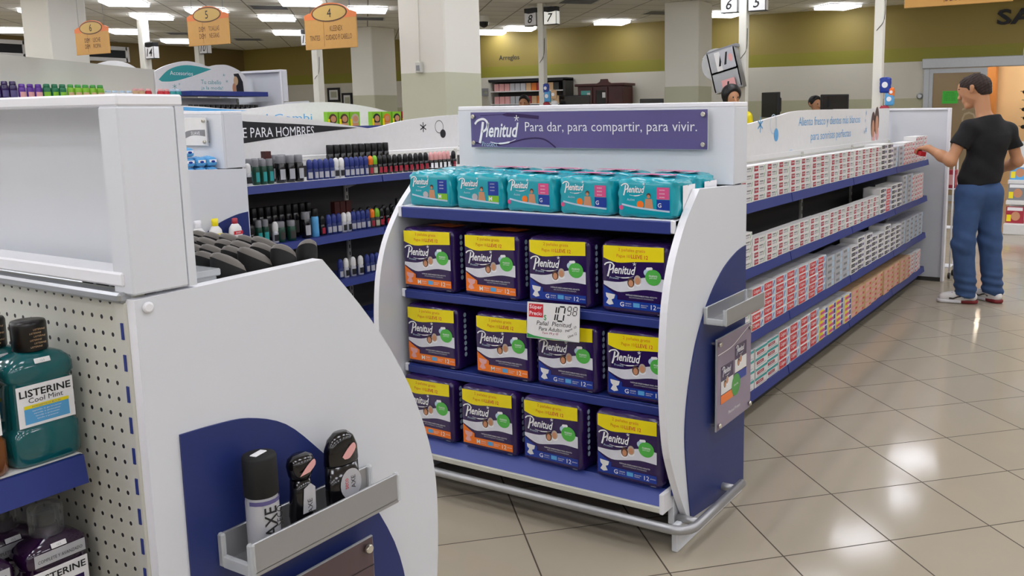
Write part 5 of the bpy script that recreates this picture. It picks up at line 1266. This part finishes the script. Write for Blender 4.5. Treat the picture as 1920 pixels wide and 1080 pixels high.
def hand(w, dirv, upv, sidev, curl, thumb=1):
    """palm and five fingers; dirv along the hand, upv out of the back of it, sidev towards the thumb"""
    P = [(w, w + dirv * .03, .024, .026, .02), (w + dirv * .02, w + dirv * .075, .027, .028, .015, upv, .55)]
    for k, (o_, L) in enumerate(((.030, .066), (.010, .075), (-.011, .070), (-.030, .056))):
        b_ = w + dirv * .085 + sidev * o_; c = curl * (.8 + .12 * k)
        m1 = b_ + (dirv * math.cos(c) - upv * math.sin(c)) * L * .5; m2 = m1 + (dirv * math.cos(2 * c) - upv * math.sin(2 * c)) * L * .5
        P += [(b_, m1, .0092, .0085, .006), (m1, m2, .0085, .0072, .004)]
    t0 = w + dirv * .03 + sidev * .026; t1 = t0 + dirv * .03 + sidev * .026 - upv * .012; t2 = t1 + dirv * .03 + sidev * .002 - upv * .012
    return P + [(t0, t1, .0125, .0105, .01), (t1, t2, .0105, .008, .005)]
nr = lambda v: v / np.linalg.norm(v)
for v_ in (shL, shR, elL, wrL, haL, elR, wrR, neck, chest, waist, pel, hipL, hipR, knL, knR, anL, anR): v_[0] -= .0605 * v_[2]
hc[0] -= .0605 * hc[2]
dL = nr(haL - wrL); uL = nr(V_(.1, -.35, .9) - dL * np.dot(V_(.1, -.35, .9), dL)); sL = nr(np.cross(dL, uL))
dR = nr(V_(-.5, .35, -.25)); uR = nr(V_(.4, .6, .2) - dR * np.dot(V_(.4, .6, .2), dR)); sR = V_(0, 0, 1) - dR * dR[2] - uR * uR[2]; sR = nr(sR)
body = [(pel, waist, .125, .115, .03, FV, .68), (waist, chest, .115, .135, .05, FV, .70), (chest + V_(0, 0, .03), chest + V_(-.01, 0, .12), .125, .09, .05, FV, .66), (shL + RV * .05, shR - RV * .05, .055, .055, .05),
        (neck - V_(0, 0, .05), HP(-.045, 0, -.06), .058, .054, .03)]
body += [(hipL, knL, .075, .052, .04), (knL, anL, .052, .036, .03), (hipR, knR, .075, .052, .04), (knR, anR, .052, .036, .03), (anL - V_(0, 0, .04), anL + V_(-.15, -.01, -.055), .034, .026, .03), (anR - V_(0, 0, .035), anR + V_(-.10, .09, -.05), .034, .026, .03)]
body += [(shL, elL, .050, .040, .04), (elL, elL * .6 + wrL * .4, .043, .040, .03), (elL * .6 + wrL * .4, wrL, .040, .026, .03), (shR, elR, .050, .040, .04), (elR, elR * .6 + wrR * .4, .043, .040, .03), (elR * .6 + wrR * .4, wrR, .040, .026, .03)]
body += [(HP(-.03, 0, .03), HP(.02, 0, .025), .086, .084, .03, hs, .84), (HP(.03, 0, -.05), HP(.055, 0, -.085), .062, .034, .04, hs, .85), (HP(.07, 0, .045), HP(.085, 0, .03), .04, .03, .03), (HP(.09, 0, .02), HP(.118, 0, -.022), .010, .015, .012), (HP(.085, 0, -.055), HP(.085, 0, -.058), .022, .022, .012, hs, 1.2), (HP(.075, 0, -.10), HP(.072, 0, -.10), .024, .024, .02)]
body += [(HP(-.005, sd * .076, -.012), HP(-.018, sd * .083, .022), .014, .019, .008, hs, .5) for sd in (-1, 1)]
body += hand(wrL, dL, uL, sL, .55) + hand(wrR, dR, uR, sR, .5)
sdf_mesh(body, .0062, 'skin', 'body', man, (-.60, -.30, -.0), (.36, .48, 1.80), lambda G, d: np.maximum(d, .012 - G[..., 2]))
hair = [(HP(-.032, 0, .034), HP(.018, 0, .036), .0905, .0865, .03, hs, .86), (HP(-.075, 0, -.03), HP(-.082, 0, .02), .052, .055, .03, hs, 1.15)]
def hcut(G, d):
    q = G - hc; f_ = q @ hd; u_ = q @ hu; s_ = np.abs(q @ hs)
    g = -.06 + .082 * (.5 + .5 * np.tanh((f_ + .038) / .012)) + .42 * np.maximum(f_ - .01, 0) - .045 * np.exp(-((f_ - .008) / .010) ** 2) * (s_ > .055)
    tex = .0022 * np.sin(160 * f_ + 60 * u_) * np.sin(140 * (q @ hs) + 50 * u_) + .0012 * np.sin(310 * u_ + 90 * f_)
    return np.maximum(d + tex.astype(np.float32), (g - u_) * .7)
sdf_mesh(hair, .0045, 'hair', 'hair', man, hc - .16, hc + .17, hcut)
p = MB()
for sd in (-1, 1): p.lathe([(.002, -.010), (.008, -.007), (.011, 0), (.008, .007), (.002, .010)], 'white_ink', 10, M=Matrix.Translation(HP(.083, sd * .032, .012)))
p.build('eyes', man)
p = MB()
for sd in (-1, 1): p.tube([HP(.094, sd * .018, .035), HP(.098, sd * .034, .041), HP(.083, sd * .052, .036)], [.003, .004, .002], 'hair', 6)
p.build('eyebrows', man)
hem = .945
shirt = [(pel + V_(0, 0, .06), waist, .165, .150, .03, FV, .72), (waist, chest, .150, .163, .06, FV, .70), (chest + V_(0, 0, .03), chest + V_(-.008, 0, .12), .155, .118, .06, FV, .66), (shL + RV * .05, shR - RV * .05, .064, .064, .05), (neck - V_(0, 0, .09), neck - V_(0, 0, .01), .095, .070, .05), (neck - V_(0, 0, .045), shL + RV * .03 + V_(0, 0, .005), .06, .06, .05), (neck - V_(0, 0, .045), shR - RV * .03 + V_(0, 0, .005), .06, .06, .05),
         (shL + RV * .01 - V_(0, 0, .01), shL * .47 + elL * .53, .064, .072, .04), (shR - RV * .01 - V_(0, 0, .01), shR * .47 + elR * .53, .064, .072, .04)]
def shcut(G, d):
    d = np.maximum(d, hem + .018 * np.sin(G[..., 0] * 14) - G[..., 2])
    d = np.maximum(d, G[..., 2] - (1.452 + .10 * (G[..., 0] + .02) - .25 * ((G - neck) @ FV)))
    for s_, e_ in ((shL, elL), (shR, elR)):
        ax_ = nr(e_ - s_); L = np.linalg.norm(e_ - s_); q = G - s_; al = q @ ax_; rad = np.sqrt(np.maximum(0, (q * q).sum(-1) - al * al))
        d = np.where((rad < .105) & (al > .05), np.maximum(d, al - L * .53), d)
    fold = .0035 * np.sin(38 * G[..., 2] + 9 * (G @ RV)) * np.sin(21 * (G @ RV) + 6 * G[..., 2]) + .003 * np.sin(25 * (G[..., 2] - .8 * (G @ RV)))
    return d + fold.astype(np.float32)
sdf_mesh(shirt, .0065, 'shirt', 'shirt', man, (-.34, -.27, .9), (.36, .31, 1.49), shcut)
jeans = [(pel + V_(.0, 0, .05), pel, .148, .152, .02, FV, .74), (hipL + V_(.01, .0, -.0), knL, .105, .083, .05), (knL, anL + V_(0, 0, .0), .083, .082, .04), (hipR, knR, .105, .083, .05), (knR, anR, .083, .080, .04), (hipL - FV * .055 + V_(.0, 0, .0), hipL - FV * .05 - V_(0, 0, .05), .075, .07, .04), (hipR - FV * .055, hipR - FV * .05 - V_(0, 0, .05), .075, .07, .04)]
def jcut(G, d):
    d = np.maximum(d, G[..., 2] - .985); d = np.maximum(d, .062 + .012 * np.sin(G[..., 0] * 30) - G[..., 2])
    z = G[..., 2]
    w = np.exp(-((z - .14) / .09) ** 2) * .006 * np.sin(95 * z + 14 * G[..., 0]) + np.exp(-((z - .5) / .12) ** 2) * .004 * np.sin(60 * z + 25 * G[..., 0]) + .002 * np.sin(30 * z + 30 * G[..., 1])
    return d + w.astype(np.float32)
sdf_mesh(jeans, .007, 'jeans', 'jeans', man, (-.32, -.25, .03), (.28, .28, 1.02), jcut)
for nm, an_, dv in (('L', anL, nr(V_(-1, -.06, 0))), ('R', anR, nr(V_(-.72, .70, 0)))):
    sdv = V_(-dv[1], dv[0], 0); a0 = V_(an_[0], an_[1], 0)
    P = [(a0 - dv * .045 + V_(0, 0, .055), a0 + dv * .02 + V_(0, 0, .06), .044, .046, .02, sdv, .85), (a0 + dv * .02 + V_(0, 0, .06), a0 + dv * .165 + V_(0, 0, .042), .050, .036, .03, sdv, 1.0)]
    so = sdf_mesh(P, .006, 'plain_white', 'shoe', man, a0 - .2 + V_(0, 0, .2), a0 + .25 - V_(0, 0, .1), lambda G, d: np.maximum(d, .022 - G[..., 2]))
    P = [(a0 - dv * .05 + V_(0, 0, .02), a0 + dv * .17 + V_(0, 0, .02), .046, .043, .02)]
    for nm2, mm, lo_, hi_ in (('sole', 'white_edge', .03, 9), ('heel', 'sole_red', -9, .03)):
        sdf_mesh(P, .006, mm, nm2, so, a0 - .24 + V_(0, 0, .2), a0 + .26 - V_(0, 0, .1), lambda G, d: np.maximum.reduce([d, .002 - G[..., 2], G[..., 2] - .028, lo_ - (G - a0) @ dv, (G - a0) @ dv - hi_]))
    p = MB(); Ms = Matrix(((dv[0], sdv[0], 0, a0[0]), (dv[1], sdv[1], 0, a0[1]), (0, 0, 1, 0), (0, 0, 0, 1)))
    for q in range(4): p.tube([Ms @ Vector((.055 + q * .022, y_, .108 - q * .009 - abs(y_) * 4 * abs(y_) * 3)) for y_ in (-.026, 0, .026)], .0045, 'shelf_dark', 6)
    for sd in (-1, 1):
        p.tube([Ms @ Vector((.0 + q * .03, sd * (.0475 - max(0, q - 2) * .001), .05 + .012 * math.sin(q * 1.4))) for q in range(5)], .006, 'shelf_dark', 6)
    p.build('laces', so)
p = MB(); p.box(-.06, .06, -.022, .022, -.018, .018, 'red_ink', .002); p.rect(-.045, .03, -.01, .01, 'white_ink', FY(0, -.0225, 0))
bx = p.build('red_carton'); tag(bx, 'small red carton held in the outstretched hand of the man', 'carton')
hp = man.matrix_basis @ Vector(wrL + dL * .10 - uL * .038); bx.location = hp; bx.rotation_euler = (.1, -.15, 2.2)

def cashier(label, x, y, rz, hgt, shirt_c, hair_r, skin_tone='skin'):
    k = hgt / 1.72
    o = thing('person', label, 'person', (x, y, 0), rz); o.scale = (k, k, k)
    B = [(V_(0, 0, .92), V_(0, 0, 1.1), .14, .13, .03, V_(0, 1, 0), .65), (V_(0, 0, 1.1), V_(0, 0, 1.32), .13, .14, .05, V_(0, 1, 0), .66), (V_(-.14, 0, 1.40), V_(.14, 0, 1.40), .05, .05, .05), (V_(0, 0, 1.4), V_(0, -.02, 1.52), .052, .048, .03), (V_(0, .01, 1.62), V_(0, -.03, 1.615), .085, .08, .03, V_(1, 0, 0), .85), (V_(0, -.04, 1.55), V_(0, -.07, 1.52), .055, .03, .03), (V_(0, -.10, 1.60), V_(0, -.125, 1.565), .01, .015, .012)]
    for s_ in (-1, 1):
        B += [(V_(s_ * .09, 0, .9), V_(s_ * .09, 0, .48), .08, .055, .04), (V_(s_ * .09, 0, .48), V_(s_ * .09, .01, .09), .055, .04, .03), (V_(s_ * .09, .0, .04), V_(s_ * .09, -.15, .035), .035, .03, .02), (V_(s_ * .19, 0, 1.39), V_(s_ * .23, .02, 1.12), .045, .038, .04), (V_(s_ * .23, .02, 1.12), V_(s_ * .19, -.2, 1.02), .038, .026, .03)]
        d_ = nr(V_(-s_ * .15, -1, -.1)); B += hand(V_(s_ * .19, -.2, 1.02), d_, V_(0, -.1, 1) / np.linalg.norm([0, -.1, 1]), nr(np.cross(V_(0, 0, 1), d_)) * (1 if s_ < 0 else -1), .3)
        B += [(V_(s_ * .078, .02, 1.60), V_(s_ * .08, .025, 1.625), .012, .016, .008)]
    sdf_mesh(B, .0095, skin_tone, 'body', o, (-.36, -.45, 0), (.36, .25, 1.75), lambda G, d: np.maximum(d, .005 - G[..., 2]))
    sdf_mesh([(V_(0, .03, 1.645), V_(0, -.02, 1.655), .095, .088, .03, V_(1, 0, 0), .88)] + ([(V_(0, .07, 1.60), V_(0, .08, 1.45), .09, .06, .03), (V_(0, .03, 1.66), V_(0, .06, 1.66), .115, .11, .03)] if hair_r else []), .009, 'hair_black', 'hair', o, (-.15, -.16, 1.35), (.15, .2, 1.78), lambda G, d: np.maximum(d, (-(G[..., 1]) - .045 - .5 * (G[..., 2] - 1.62)) * .8))
    sdf_mesh([(V_(0, 0, .9), V_(0, 0, 1.32), .165, .165, .05, V_(0, 1, 0), .72), (V_(-.15, 0, 1.39), V_(.15, 0, 1.39), .068, .068, .05), (V_(-.19, 0, 1.38), V_(-.215, .01, 1.2), .065, .06, .03), (V_(.19, 0, 1.38), V_(.215, .01, 1.2), .065, .06, .03)], .0095, shirt_c, 'shirt', o, (-.36, -.2, .8), (.36, .2, 1.48), lambda G, d: np.maximum(d, .86 - G[..., 2]))
    sdf_mesh([(V_(0, 0, .92), V_(0, 0, .88), .15, .15, .03, V_(0, 1, 0), .72)] + [(V_(s_ * .09, 0, .88), V_(s_ * .09, .01, .08), .095, .065, .04) for s_ in (-1, 1)], .0095, 'shelf_dark', 'trousers', o, (-.28, -.2, .03), (.28, .2, 1.02), lambda G, d: np.maximum(d, .06 - G[..., 2]))
    p = MB()
    for s_ in (-1, 1): p.disc(s_ * .03, 0, .009, 'ink', FY(0, -.112, 1.612))
    p.build('eyes', o)
cashier('cashier with long black hair seen below the silver magazine rack', -4.33, 10.52, .75, 1.79, 'yellow_ink', True)
cashier('person with short black hair seen small left of the sideways monitor', -4.176, 13.35, .9, 1.71, 'sky_ink', False)
cashier('person whose dark hair just shows over the header left of the lane 8 post', -8.75, 12.35, .4, 1.80, 'sky_ink', False)
